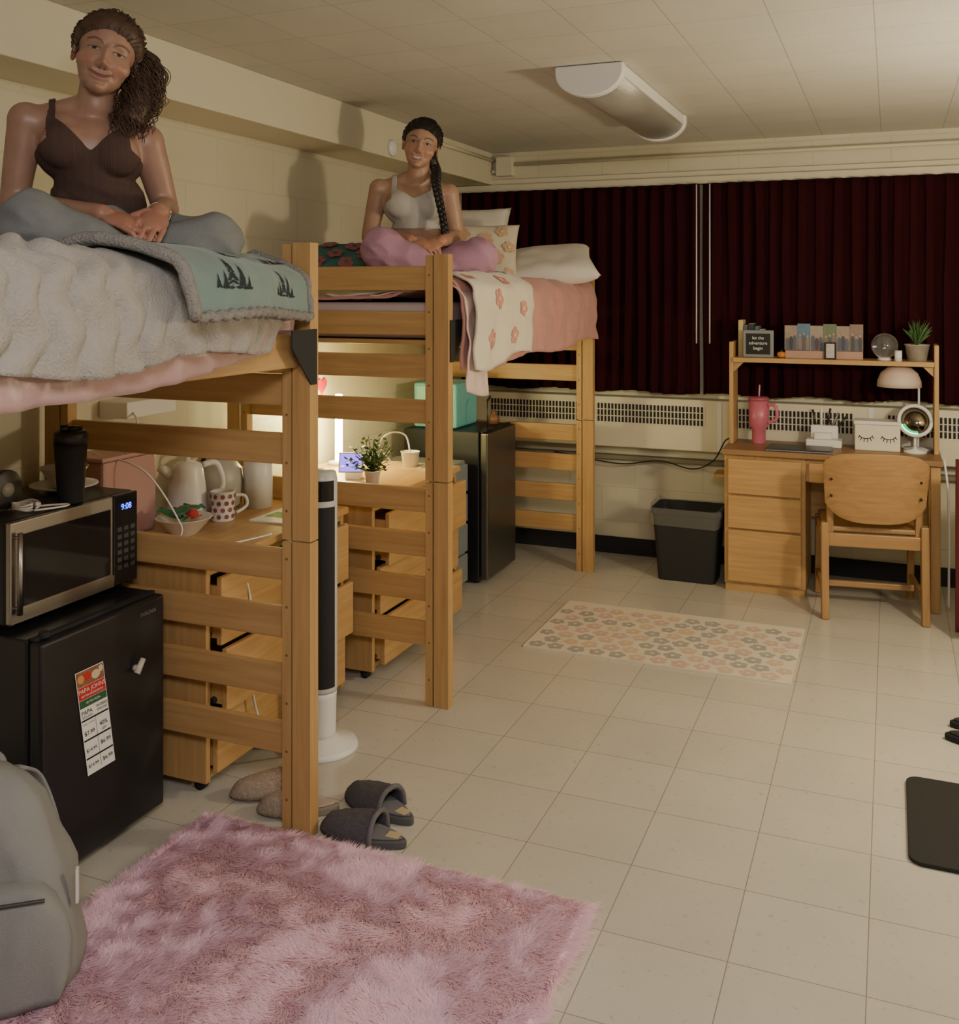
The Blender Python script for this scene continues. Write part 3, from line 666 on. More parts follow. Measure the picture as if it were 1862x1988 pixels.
for x in(-2.46,-2.14):
    for y in(4.51,4.86): MB().cyl((x,y,0),(x,y,.031),.016,n=12).obj('foot',blackmat,dc)
tb=T('storage_cabinet','small teal clear-door cabinet on top of the black fridge','cabinet',(-2.28,5.15,.825))
tealp=M('teal_plastic_glow',(.16,.48,.45),.35,emit=(.1,.5,.45),es=.08)  # faint self-glow put into the plastic; the cabinet is no lamp
B(tb,'cabinet_body',-2.46,-2.20,5.02,5.32,.826,1.07,tealp,.012)
B(tb,'cabinet_door',-2.44,-2.22,5.01,5.02,.84,1.055,M('teal_clear',(.30,.60,.55),.15),.006)
B(tb,'handle',-2.34,-2.32,5.0,5.01,.90,.98,white,.003)
MB().cyl((-2.04,5.08,.826),(-2.04,5.08,.99),.004,n=8).cyl((-2.04,5.08,.826),(-2.04,5.08,.832),.03,n=20).cyl((-2.04,5.08,.98),(-2.04,5.12,1.0),.006,n=8).obj('small_stand',black,loc=(-2.04,5.08,.826),label='thin black stand on top of dark fridge',cat='stand')
MB().lathe([(.03,.826),(.034,.86),(.02,.88),(.012,.89),(.014,.90)],(-2.09,5.30,0)).obj('small_jar',M('jar_brown',(.2,.09,.05),.4),loc=(-2.09,5.30,.826),label='small brown jar on the black fridge',cat='jar')

# tower fan
tf=T('tower_fan','white and black tower fan standing between the beds','tower fan',(-1.825,3.0,0))
cx,cy=-1.825,3.0
MB().lathe([(.125,.0),(.128,.008),(.12,.022),(.06,.035),(.05,.045)],(cx,cy,0)).obj('base',white,tf)
MB().lathe([(.048,.04),(.05,.06),(.052,.18),(.054,.2)],(cx,cy,0)).obj('neck',white,tf)
MB().lathe([(.054,.2),(.055,.21),(.055,.93),(.05,.955),(.03,.962)],(cx,cy,0)).obj('housing',M('fan_silver',(.55,.54,.52),.35),tf)
g=MB()
def fgr(u,v):
    a=math.radians(-115+u*110); r=.0565; return Vector((cx+r*math.cos(a),cy+r*math.sin(a),.22+v*.62))
g.grid(fgr,20,2)
for k in range(60):
    z=.225+k*.0103
    g.grid(lambda u,v:Vector((cx+.0582*math.cos(math.radians(-113+u*106)),cy+.0582*math.sin(math.radians(-113+u*106)),z+v*.004)),14,2)
g.obj('grille',blackmat,tf,recalc=False)
MB().grid(lambda u,v:Vector((cx+.0565*math.cos(math.radians(-110+u*100)),cy+.0565*math.sin(math.radians(-110+u*100)),.86+v*.07)),14,2).obj('control_panel',darkglass,tf,recalc=False)

# ---------------------------------------------------------------- main desk with hutch
dk=T('wooden_desk','light wooden desk with hutch and three drawers by the window','desk',(-.30,5.6,0))
X0,X1,Y0,Y1=-.815,.225,5.37,5.765
B(dk,'desktop',X0-.01,X1+.01,Y0-.015,Y1,.722,.75,wood('desk_top',(.24,.13,.055),(.33,.19,.085),'x'),.004)
B(dk,'pedestal',X0,-.405,Y0+.022,Y1,.04,.72,woodZ,.003)
B(dk,'plinth',X0+.005,-.41,Y0+.03,Y1-.01,0,.04,woodX,.001)
for za,zb in((.515,.70),(.335,.505),(.055,.325)): 
    B(dk,'drawer',X0+.02,-.425,Y0+.002,Y0+.022,za,zb,woodX,.005)
B(dk,'drawer',-.39,.0,Y0+.01,Y0+.03,.60,.70,woodX,.005)
B(dk,'drawer_surround',-.405,.20,Y0+.03,Y1-.02,.60,.715,woodX,.002)
for y in(Y0+.005,Y1-.05): B(dk,'leg',X1-.045,X1,y,y+.045,0,.72,woodZ,.004)
B(dk,'leg_rail',X1-.04,X1-.015,Y0+.05,Y1-.05,.10,.16,woodY,.003)
B(dk,'back_panel',-.405,X1-.045,Y1-.02,Y1,.35,.72,woodX,.002)
B(dk,'pullout_tray',X0-.085,X0,5.55,5.70,.56,.58,woodX,.003)
for x in(X0,X1-.022): B(dk,'hutch_side',x,x+.022,5.56,5.74,.75,1.305,woodZ,.004)
B(dk,'hutch_shelf',X0+.022,X1-.022,5.54,5.75,1.195,1.22,woodX,.003)
for x,s in((X0+.022,1),(X1-.022,-1)): MB().prism([(x,5.58,1.195),(x+s*.055,5.58,1.195),(x,5.58,1.14)],(0,.02,0)).obj('corner_brace',woodX,dk,smooth=False)
E=.75
tm=T('tumbler','pink insulated tumbler with handle and straw on desk','tumbler',(-.665,5.62,E))
pinkm=M('tumbler_pink',(.50,.13,.20),.35)
MB().lathe([(.034,E),(.036,E+.01),(.036,E+.08),(.052,E+.10),(.055,E+.235)],(-.665,5.62,0)).obj('cup',pinkm,tm)
MB().lathe([(.056,E+.235),(.056,E+.248),(.045,E+.256)],(-.665,5.62,0)).obj('lid',M('lid_pink',(.35,.07,.12),.4),tm)
MB().cyl((-.665,5.62,E+.24),(-.66,5.615,E+.32),.004,n=8).obj('straw',M('straw',(.6,.35,.4),.3),tm)
MB().tube(catmull([(-.615,5.60,E+.215),(-.575,5.59,E+.21),(-.57,5.59,E+.14),(-.620,5.60,E+.12)],16),.009,10).obj('handle',pinkm,tm)
lp=T('laptop','closed dark laptop lying flat on the desk','laptop',(-.45,5.47,E))
B(lp,'base',-.60,-.28,5.375,5.55,E+.001,E+.009,graymet,.003)
B(lp,'screen_lid',-.60,-.28,5.375,5.55,E+.010,E+.016,M('laptop_dark',(.10,.10,.11),.35,metal=.7),.003)
og=T('pen_organizer','white desk organizer holding pens and brushes','desk organizer',(-.33,5.66,E))
o_=MB().box(-.42,-.24,5.60,5.71,E,E+.04).box(-.40,-.26,5.66,5.71,E+.04,E+.11).box(-.38,-.29,5.62,5.66,E+.04,E+.075); o_.obj('tray',white,og,bevel=.006,smooth=False)
for i,(a,b,h,c) in enumerate(((-.37,5.69,.09,black),(-.345,5.68,.11,white),(-.32,5.69,.10,black),(-.30,5.68,.08,graymet),(-.28,5.69,.06,black))):
    MB().cyl((a,b,E+.08),(a+.02*(i-1),b-.01,E+.10+h),.006,n=8).obj('pen',c,loc=(a,b,E+.08),label='slim pen standing in the white organizer',cat='pen',group='pens in the organizer')
eb=T('keepsake_box','white lidded box with drawn closed eyelashes on desk','box',(-.075,5.62,E))
MB().box(-.175,.045,5.58,5.70,E,E+.135,0).obj('box_body',[M('box_white',(.75,.70,.58),.5)],eb,bevel=.006,smooth=False)
MB().box(-.18,.05,5.575,5.705,E+.135,E+.155).obj('lid',white,eb,bevel=.005,smooth=False)
for cxx in(-.12,-.01):
    el=MB()
    el.tube([(cxx+.034*math.cos(t),5.5785,E+.085-.022*math.sin(t)) for t in [pi*(.08+.84*i/14) for i in range(15)]],.0020,6)
    for i in range(6):
        t=pi*(.15+.7*i/5); el.tube([(cxx+.034*math.cos(t),5.5785,E+.085-.022*math.sin(t)),(cxx+.044*math.cos(t),5.5785,E+.082-.038*math.sin(t))],.0018,6)
    el.obj('eyelash_print',blackmat,eb)
mr=T('vanity_mirror','round white lighted vanity mirror on a stand','mirror',(.115,5.60,E))
MB().lathe([(.055,E),(.055,E+.012),(.012,E+.02),(.008,E+.03)],(.115,5.60,0)).cyl((.115,5.60,E+.02),(.115,5.60,E+.09),.007,n=12).obj('stand',white,mr)
mm=frame((.115,5.60,E+.165),(1,-.1,0),(-.02,.30,.95))
MB().tube([mm@Vector((.077*math.cos(t),.077*math.sin(t),0)) for t in [2*pi*i/40 for i in range(41)]],.010,10).obj('frame_ring',white,mr)
MB().lathe([(.001,-.003),(.070,-.003),(.070,.003),(.001,.003)],n=40).rot(mm).obj('mirror_glass',M('mirror',(.22,.18,.14),.12,metal=1),mr)
gr=MB(); gr.tube([mm@Vector((.069*math.cos(t),.069*math.sin(t),.006)) for t in [math.radians(200+i*5) for i in range(17)]],.004,6)
gr.obj('green_light',M('green_led',(.1,.9,.5),.4,emit=(.1,1,.5),es=4),mr)
pl_=T('desk_lamp','pale pink dome desk lamp with slim white stem','lamp',(.17,5.66,E))
MB().lathe([(.07,E),(.07,E+.012),(.02,E+.018)],(.13,5.70,0)).obj('base',white,pl_)
MB().tube(catmull([(.13,5.70,E+.01),(.135,5.70,E+.25),(.13,5.70,E+.36),(.10,5.69,E+.40),(.05,5.68,E+.41)],30),.006,10).obj('stem',white,pl_)
MB().lathe([(.108,0),(.106,.03),(.090,.072),(.055,.102),(.012,.114),(.01,.112),(.053,.098),(.088,.068),(.103,.028),(.105,0)],(.04,5.64,E+.333)).obj('lamp_shade',M('shade_pink',(.60,.47,.41),.5),pl_)
Q=1.22
sg=T('letter_sign','small black sign in gray frame reading let the adventure begin','sign',(-.665,5.60,Q))
MB().box(-.745,-.585,5.587,5.61,Q,Q+.148).obj('sign_border',M('frame_gray',(.22,.23,.24),.6),sg,bevel=.004,smooth=False)
k=MB().box(-.728,-.602,5.583,5.587,Q+.018,Q+.13,0)
for t,y,s in(('let the',.032,.024),('adventure',.004,.024),('begin',-.024,.024)): k.text(t,s,frame((-.665,5.5825,Q+.074+y),(1,0,0),(0,0,1)),1)
k.obj('sign_panel',[blackmat,white],sg,smooth=False,recalc=False)
for i,(w,h,c) in enumerate(((.025,.20,(.55,.42,.2)),(.02,.17,(.05,.10,.16)),(.03,.18,(.03,.03,.03)),(.022,.165,(.06,.15,.2)),(.02,.15,(.4,.38,.33)))):
    x=-.775+sum((.029,.024,.034,.026,.024)[:i])
    MB().box(x,x+w,5.625,5.735,Q,Q+h,0).box(x+.002,x+w-.002,5.627,5.733,Q+h-.002,Q+h+.001,1).obj('book',[M('book%d'%i,c,.6),M('pages',(.6,.56,.46),.8)],loc=(x+w/2,5.68,Q),smooth=False,bevel=.001,label='upright book with %s cover on the hutch shelf'%['tan','navy','black','teal','gray'][i],cat='book',group='books on the hutch shelf')
pum=MB()
pum.lathe([(0.004,0),(.018,.004),(.024,.018),(.018,.032),(.004,.034)],(-.545,5.60,Q),24)
pum.cyl((-.545,5.60,Q+.032),(-.543,5.60,Q+.044),.003,n=6,mi=1)
pum.obj('small_pumpkin',[M('pumpkin',(.55,.20,.04),.5),leafM],loc=(-.545,5.60,Q),label='tiny orange pumpkin ornament on the hutch shelf',cat='pumpkin')
ps=T('photo_stand','wooden stand holding a row of snapshot photos','photo stand',(-.34,5.62,Q))
B(ps,'wooden_base',-.525,-.135,5.59,5.64,Q,Q+.042,M('base_pinkwood',(.42,.26,.2),.6),.003)
photocols=[((.30,.24,.20),(.05,.05,.06)),((.10,.18,.28),(.25,.17,.14)),((.30,.26,.22),(.08,.05,.05)),((.13,.17,.10),(.22,.15,.13)),((.28,.22,.18),(.06,.06,.08)),((.22,.15,.12),(.06,.06,.06))]
for i,(bg,fgc) in enumerate(photocols):
    x=-.53+i*.066; h=.120+.010*(i%2)
    ph=MB().box(x,x+.066,5.618-.003*i,5.619-.003*i,Q+.043,Q+.055+h,0)
    yy=5.6165-.003*i
    for q in range(3):
        xx=x+.014+q*.019; hh=.105+.014*((q+i)%3)/2
        ph.fan((xx,yy,Q+hh+.012),[(xx+.0055*math.cos(a),yy,Q+hh+.012+.007*math.sin(a)) for a in [2*pi*j/10 for j in range(10)]],2)
        ph.poly([(xx-.008,yy,Q+.045),(xx+.008,yy,Q+.045),(xx+.010,yy,Q+hh-.01),(xx+.004,yy,Q+hh+.004),(xx-.004,yy,Q+hh+.004),(xx-.010,yy,Q+hh-.01)],1 if (q+i)%2 else 3)
    ph.obj('snapshot',[M('photo_bg%d'%i,bg,.4,var=.3,vscale=25),M('photo_fg%d'%i,fgc,.4),M('photo_sk%d'%i,(.40,.25,.18),.4),M('photo_sh%d'%i,(.10,.10,.14),.4)],ps,smooth=False)
pf_=T('standing_picture','small black bordered photo before the snapshot row','picture',(-.30,5.57,Q))
MB().box(-.325,-.265,5.572,5.58,Q,Q+.09).obj('border',blackmat,pf_,bevel=.002,smooth=False)
MB().box(-.316,-.274,5.570,5.572,Q+.008,Q+.082).obj('print',M('photo_gray',(.45,.42,.4),.4,var=.5,vscale=40),pf_,smooth=False)
gg=T('glass_globe','clear glass globe on a small stand on shelf','glass globe',(-.03,5.62,Q))
MB().lathe([(.035,Q),(.035,Q+.01),(.02,Q+.018)],(-.03,5.62,0)).obj('stand',white,gg)
MB().ell((-.03,5.62,Q+.075),.066,28,20).obj('globe',glass,gg)
MB().cyl((.035,5.555,Q),(.035,5.555,Q+.055),.018,n=16).obj('candle',white,loc=(.035,5.555,Q),label='short white candle on the hutch shelf',cat='candle')
plant(.125,5.63,Q,.060,.085,80,.13,.16,'spiky green plant in rounded pale pot on shelf',M('pot_stone',(.42,.38,.33),.5,var=.4,vscale=30),leafM,long=True)
MB().tube(catmull([(-.80,5.74,.752),(-.86,5.74,.74),(-.93,5.76,.62),(-1.05,5.77,.56),(-1.25,5.8,.59),(-1.5,5.82,.555),(-1.9,5.83,.60)],60),.004,6).obj('power_cord',blackmat,loc=(-1.2,5.78,.6),label='black power cord running from desk along the wall',cat='cable')
MB().tube(catmull([(.245,5.50,.74),(.26,5.46,.6),(.265,5.45,.35),(.262,5.42,.02)],30),.006,8).obj('power_cord',white,loc=(.26,5.45,0),label='white cord hanging beside the wooden desk',cat='cable')

# trash can
tc_=T('trash_can','black plastic trash can lined with a clear bag','trash can',(-1.03,5.55,0))
def rrect(w,d,z,r=.03,n=6):
    pts=[]
    for (sx,sy,a0) in((1,1,0),(-1,1,90),(-1,-1,180),(1,-1,270)):
        for k in range(n+1):
            a=math.radians(a0+90*k/n); pts.append((-1.03+sx*(w/2-r)+r*math.cos(a),5.55+sy*(d/2-r)+r*math.sin(a),z))
    return pts
def loft_rings(rings,mi=0,capb=True):
    mb=MB(); n=len(rings[0]); vs=[p for r in rings for p in r]; fs=[]
    for i in range(len(rings)-1):
        for k in range(n): fs.append((i*n+k,i*n+(k+1)%n,(i+1)*n+(k+1)%n,(i+1)*n+k))
    if capb: fs.append(tuple(range(n)))
    return mb.add(vs,fs,mi)
loft_rings([rrect(.31,.20,0),rrect(.36,.25,.36),rrect(.38,.27,.365),rrect(.38,.27,.395),rrect(.35,.24,.395),rrect(.30,.19,.01)]).obj('bin',blackmat,tc_,smooth=False,bevel=.002)
rg=[]
for z,w,dd in((.31,.378,.268),(.33,.382,.272),(.36,.386,.276),(.385,.389,.280),(.40,.392,.282),(.407,.37,.26),(.33,.345,.235)):
    rg.append([(p[0]+.012*noise.noise((p[0]*70,p[1]*70,z*40)),p[1]+.012*noise.noise((p[1]*70,p[0]*70,z*40)),p[2]+.018*noise.noise((p[0]*25,p[1]*25,3))) for p in rrect(w,dd,z,n=22)])
loft_rings(rg,capb=False).obj('bin_liner',M('liner',(.30,.30,.29),.1,alpha=.30),tc_)

# chair
ch=T('wooden_chair','light wooden chair with curved backrest tucked at desk','chair',(-.095,5.31,0),rz=math.radians(8))
def cB(name,x0,x1,y0,y1,z0,z1,m,b=.006): return MB().box(x0,x1,y0,y1,z0,z1).obj(name,m,ch,world=False,bevel=b,smooth=False)
cB('seat',-.225,.225,-.14,.26,.415,.44,cwY,.008)
def backf(u,v):
    a=(u-.5)*2; x=a*.238
    top=.815-.018*a*a-.045*abs(a)**8; bot=.475+.055*abs(a)**3+.03*abs(a)**8
    z=bot+v*(top-bot)
    x*=1-.06*(1-v)
    return Vector((x,-.165-.05*(1-a*a)-(z-.5)*.12,z))
MB().grid(backf,28,12).obj('backrest',cwX,ch,world=False,solid=.016,soff=0,bevel=.003)
for s in(-1,1):
    x=s*.20
    MB().prism([(x-.016,-.135,.36),(x-.016,-.095,.36),(x-.016,-.155,.74),(x-.016,-.19,.74)],(.032,0,0)).obj('back_upright',cwZ,ch,world=False,smooth=False,bevel=.006)
    x=s*.225
    MB().prism([(x-.018,-.20,.0),(x-.018,-.155,.0),(x-.018,-.115,.46),(x-.018,-.165,.46)],(.036,0,0)).obj('leg',cwZ,ch,world=False,smooth=False,bevel=.006)
    MB().prism([(x-.016,.24,.0),(x-.016,.275,.0),(x-.016,.255,.415),(x-.016,.21,.415)],(.032,0,0)).obj('leg',cwZ,ch,world=False,smooth=False,bevel=.006)
    cB('side_rail',x-.014,x+.014,-.15,.24,.36,.412,cwY)
    cB('stretcher',x-.012,x+.012,-.17,.25,.10,.135,cwY)
cB('apron',-.21,.21,-.155,-.13,.345,.41,cwX)
cB('stretcher',-.21,.21,.03,.055,.10,.13,cwX)
for s in(-1,1): 
    for z in(.60,.68): MB().cyl((s*.20,-.215,z),(s*.20,-.175,z),.006,n=10).obj('bolt',blackmat,ch,world=False)

# ---------------------------------------------------------------- rugs, mats
fr_=MB(); a0,a1,b0,b1=-1.51,-.37,4.18,4.88
fr_.box(a0,a1,b0,b1,.0005,.009,0)
rr=random.Random(3); gx=.092
j=0; y=b0+.045
while y<b1-.03:
    x=a0+.045+(j%2)*gx/2
    while x<a1-.03:
        c=rr.choice([1,1,2,3]); R_=rr.uniform(.034,.040); ph=rr.uniform(0,2)
        cx_,cy_=x+rr.uniform(-.006,.006),y+rr.uniform(-.004,.004)
        petals(fr_,lambda a,b,k:(min(a1,max(a0,cx_+a)),min(b1,max(b0,cy_+b)),.0096+.00015*k),R_,c,ph)
        x+=gx
    y+=.080; j+=1
fr_.obj('area_rug',[M('rug_cream',(.70,.63,.50),.95,bump=.5,bscale=250),M('rug_gray',(.38,.36,.33),.95),M('rug_peach',(.62,.46,.33),.95),M('rug_pink',(.60,.42,.36),.95)],loc=(-.94,4.53,0),smooth=False,recalc=False,label='small cream rug patterned with gray and peach flowers',cat='rug')

rx0,rx1,ry0,ry1=-1.88,-.70,.75,2.44
pr_=MB().box(rx0,rx1,ry0,ry1,.001,.024).obj('shag_rug',M('rug_back',(1,.76,.86),.95),loc=((rx0+rx1)/2,(ry0+ry1)/2,0),smooth=False,label='fluffy pink shag rug lying on the tile floor',cat='rug')
N=190000
px=np.random.uniform(rx0,rx1,N); py=np.random.uniform(ry0+.45,ry1,N)
ang=np.array([noise.noise((a*3.5,b*3.5,0))*4+noise.noise((a*18,b*18,5))*2.4 for a,b in zip(px,py)])+np.random.normal(0,.45,N)
lean=np.array([.62+.12*noise.noise((a*17,b*17,8)) for a,b in zip(px,py)])
L_=np.random.uniform(.020,.034,N)
dx=np.cos(ang)*lean; dy=np.sin(ang)*lean
ed=.02
edge_x=np.where(px<rx0+ed,-1,np.where(px>rx1-ed,1,0)); edge_y=np.where(py>ry1-ed,1,0)
dx=dx+edge_x*.5; dy=dy+edge_y*.5
dz=np.sqrt(np.clip(1-dx*dx-dy*dy,.12,1))
w=.0017; wx=-np.sin(ang+np.random.uniform(-.5,.5,N))*w; wy=np.cos(ang)*w
base=np.stack([px-(rx0+rx1)/2,py-(ry0+ry1)/2,np.full(N,.020)],1)
wv=np.stack([wx,wy,np.zeros(N)],1); dv=np.stack([dx*.6,dy*.6,dz],1)*L_[:,None]; dt=np.stack([dx*1.3,dy*1.3,dz*.7],1)*L_[:,None]
V=np.stack([base-wv,base+wv,base+dv*.55+wv*.9,base+dv*.55-wv*.9,base+dt],1).reshape(-1,3)
V[:,2]=np.maximum(V[:,2],.004)
idx=np.arange(N)*5
me=bpy.data.meshes.new('pile'); me.vertices.add(N*5); me.vertices.foreach_set('co',V.ravel())
quads=np.stack([idx,idx+1,idx+2,idx+3],1); tris=np.stack([idx+3,idx+2,idx+4],1)
loops=np.concatenate([quads.ravel(),tris.ravel()]); me.loops.add(len(loops)); me.loops.foreach_set('vertex_index',loops.astype(np.int32))
me.polygons.add(2*N); st=np.concatenate([np.arange(N)*4,4*N+np.arange(N)*3]); me.polygons.foreach_set('loop_start',st.astype(np.int32))
me.update(calc_edges=True); me.validate()
pileM=M('pile_pink',(1.0,.80,.89),.9,var=.0,vscale=14)
nt=pileM.node_tree; b=nt.nodes['Principled BSDF']; b.inputs['Specular IOR Level'].default_value=.1
tr=nt.nodes.new('ShaderNodeBsdfTranslucent'); tr.inputs[0].default_value=(1,.80,.89,1)
ms=nt.nodes.new('ShaderNodeMixShader'); ms.inputs[0].default_value=.5; out=[n for n in nt.nodes if n.type=='OUTPUT_MATERIAL'][0]
ln(nt,b.outputs[0],ms.inputs[1]); ln(nt,tr.outputs[0],ms.inputs[2]); ln(nt,ms.outputs[0],out.inputs[0])
me.materials.append(pileM)
o=bpy.data.objects.new('pile',me); COLL.objects.link(o); o.parent=pr_; o['kind']='stuff'

def mat_out(x0,x1,y0,y1,r,z):
    pts=[]
    for (cx_,cy_,a0) in((x1-r,y1-r,0),(x0+r,y1-r,90),(x0+r,y0+r,180),(x1-r,y0+r,270)):
        for k in range(9):
            a=math.radians(a0+k*90/8); pts.append((cx_+r*math.cos(a),cy_+r*math.sin(a),z))
    return pts
MB().prism(mat_out(.045,.75,3.0,3.53,.04,.0005),(0,0,.012)).obj('floor_mat',M('mat_black',(.018,.017,.016),.9,bump=.5,bscale=200),loc=(.4,3.26,0),smooth=False,bevel=.003,label='black rounded floor mat on the tile floor',cat='mat')

# shoes
def slipper(x,y,rz,lab,col,lin,group,s=1):
    r=T('slipper',lab,'slipper',(x,y,0),rz=rz,group=group)
    def out(t):
        a=t; xx=.135*math.cos(a); ww=.048*(1+.22*math.cos(a)-.06*math.cos(2*a)); return xx*s,ww*math.sin(a)*s
    mb=MB(); pts=[(out(2*pi*k/40)[0],out(2*pi*k/40)[1],.0) for k in range(40)]
    mb.prism(pts,(0,0,.024)); mb.obj('sole',M('sole_'+group,[c*.5 for c in lin],.8),r,world=False,smooth=False,bevel=.006,bseg=3)
    mb=MB(); mb.prism([(p[0]*.9,p[1]*.86,.0245) for p in pts],(0,0,.006)); 
    mb.obj('insole',M('insole_'+group,lin,.9,bump=.4,bscale=200),r,world=False,smooth=False,bevel=.002)
    if s==1 and lin[0]>.1: MB().box(-.115,-.075,-.016,.016,.0306,.0312).obj('tag',M('tag_'+group,(.5,.42,.25),.6),r,world=False,smooth=False)
    def up(u,v):
        xx=(-.045+.188*u); e=math.sqrt(max(0,1-((xx-.01)/.133)**2)); hw=.062*e
        t=pi*v; h=(.052*(1-u)**.5+.022)*min(1,e*1.6)
        return Vector((xx*s,hw*math.cos(t)*s,(.012+h*math.sin(t)**.75*s)+.003*noise.noise((xx*60,v*12,0))))
    MB().grid(up,26,26).obj('upper',M('upper_'+group,col,.95,bump=1,bscale=260,var=.5,vscale=120,dist=.006),r,world=False,solid=.009)
    MB().tube([up(0,i/20) for i in range(21)],.008*s,8).obj('fleece_collar',M('collar_'+group,[c*.8 for c in lin],.95,bump=.8,bscale=200),r,world=False)
dk_=(.10,.09,.105)
slipper(-1.405,2.545,math.radians(180),'dark gray knit slipper with fleece lining on floor',dk_,(.17,.16,.175),'dark gray slippers')
slipper(-1.435,2.70,math.radians(163),'dark gray knit slipper beside its pair on floor',dk_,(.17,.16,.175),'dark gray slippers')
slipper(-1.80,2.66,math.radians(215),'tan fuzzy slipper with crossed bands beside the desk',(.40,.31,.24),(.46,.37,.30),'tan fuzzy slippers',.9)
slipper(-1.66,2.60,math.radians(205),'tan fuzzy slipper next to the bed post',(.40,.31,.24),(.46,.37,.30),'tan fuzzy slippers',.9)
slipper(.33,4.03,math.radians(10),'black slide sandal lying on the tile floor',(.015,.015,.015),(.02,.02,.02),'black slides',1.0)
slipper(.31,3.88,math.radians(-5),'black slide sandal beside its pair on tiles',(.015,.015,.015),(.02,.02,.02),'black slides',1.0)

# red towel on rack
rk=T('towel_rack','black metal rack holding a red draped towel','towel rack',(.5,5.0,0))
for x in(.32,.75):
    MB().cyl((x,5.03,0),(x,5.03,.80),.010,n=10).cyl((x,4.95,.01),(x,5.16,.01),.010,n=10).obj('rack_leg',blackmat,rk)
MB().cyl((.29,5.03,.80),(.76,5.03,.80),.010,n=10).obj('rack_bar',blackmat,rk)
def tw(u,v):
    x=.272+u*.45; t=v
    y=5.03+(.018 if t<.5 else -.018)*min(1,abs(t-.5)*12); z=.815-abs(t-.5)*1.55 if abs(t-.5)>.04 else .815
    return Vector((x,y+.012*math.sin(u*22)*min(1,abs(t-.5)*3)+( .012 if t<.5 else -.02)*abs(t-.5)*2,z))
MB().grid(tw,40,40).obj('towel',M('towel_red',(.075,.005,.008),.9,bump=.5,bscale=150),loc=(.5,5.03,.05),solid=.006,label='deep red towel draped over a black rack',cat='towel')

# backpack
bp=T('backpack','gray fabric backpack standing on the pink rug','backpack',(-1.84,1.68,.0))
bgm=M('bag_gray',(.25,.255,.255),.8,bump=.4,bscale=300,var=.1,vscale=8)
rz_=math.radians(38)
Rm=Matrix.Translation((-1.855,1.68,.02))@Matrix.Rotation(rz_,4,'Z')@Matrix.Diagonal((1,1,.95,1))
def bagf(kx,ky,levels,y_off=0):
    mb=MB(); n=64; rings=[]
    for z,r in levels:
        ring=[]
        for k in range(n):
            a=2*pi*k/n; c,s=math.cos(a),math.sin(a)
            ex=.6; x=kx*r*math.copysign(abs(c)**ex,c); y=ky*r*math.copysign(abs(s)**ex,s)+y_off
            nz=.014*noise.noise((x*12,y*12,z*10))+.005*noise.noise((x*30,y*30,z*30))
            ring.append(Rm@Vector((x+nz-.12*z,y+nz+.05*z,z)))
        rings.append(ring)
    vs=[p for r in rings for p in r]; fs=[]
    for i in range(len(rings)-1):
        for k in range(n): fs.append((i*n+k,i*n+(k+1)%n,(i+1)*n+(k+1)%n,(i+1)*n+k))
    fs.append(tuple(range(n))); fs.append(tuple((len(rings)-1)*n+k for k in range(n)))
    return mb.add(vs,fs)
bagf(.175,.11,[(0,.85),(.02,.97),(.06,1.02),(.10,1.03),(.15,1.02),(.20,1.0),(.24,.97),(.28,.93),(.32,.89),(.36,.84),(.42,.74),(.465,.60),(.495,.42),(.512,.2),(.517,.03)]).obj('bag_body',bgm,bp)
bagf(.16,.05,[(.02,.9),(.04,1),(.08,1.05),(.15,1.08),(.20,1.05),(.24,1),(.27,.85),(.28,.5),(.282,.02)],-.105).obj('front_pocket',bgm,bp)
MB().tube([Rm@Vector((x-.032,-.140,.262)) for x in np.linspace(-.14,.14,12)],.004,6).obj('zipper',M('zip',(.05,.05,.05),.5),bp)
MB().tube([Rm@p for p in catmull([Vector((-.11,.08,.48)),Vector((-.09,.10,.500)),Vector((-.03,.10,.500)),Vector((-.01,.08,.48))],14)],.010,8,flat=.5).obj('top_handle',bgm,bp)
for s in(-1,1): MB().tube([Rm@p for p in catmull([Vector((s*.07-.05,.10,.46)),Vector((s*.09-.04,.16,.40)),Vector((s*.11-.02,.17,.25)),Vector((s*.13,.11,.06))],24)],.022,8,flat=.3).obj('strap',bgm,bp)
MB().text('embark',.026,Rm@frame((-.040,-.1655,.055),(1,0,0),(0,0,1))).obj('lettering',M('bag_letters',(.08,.08,.08),.6),bp,smooth=False,recalc=False)
MB().box(.160,.166,-.05,-.035,.19,.27).rot(Rm).obj('reflective_tag',white,bp,smooth=False)

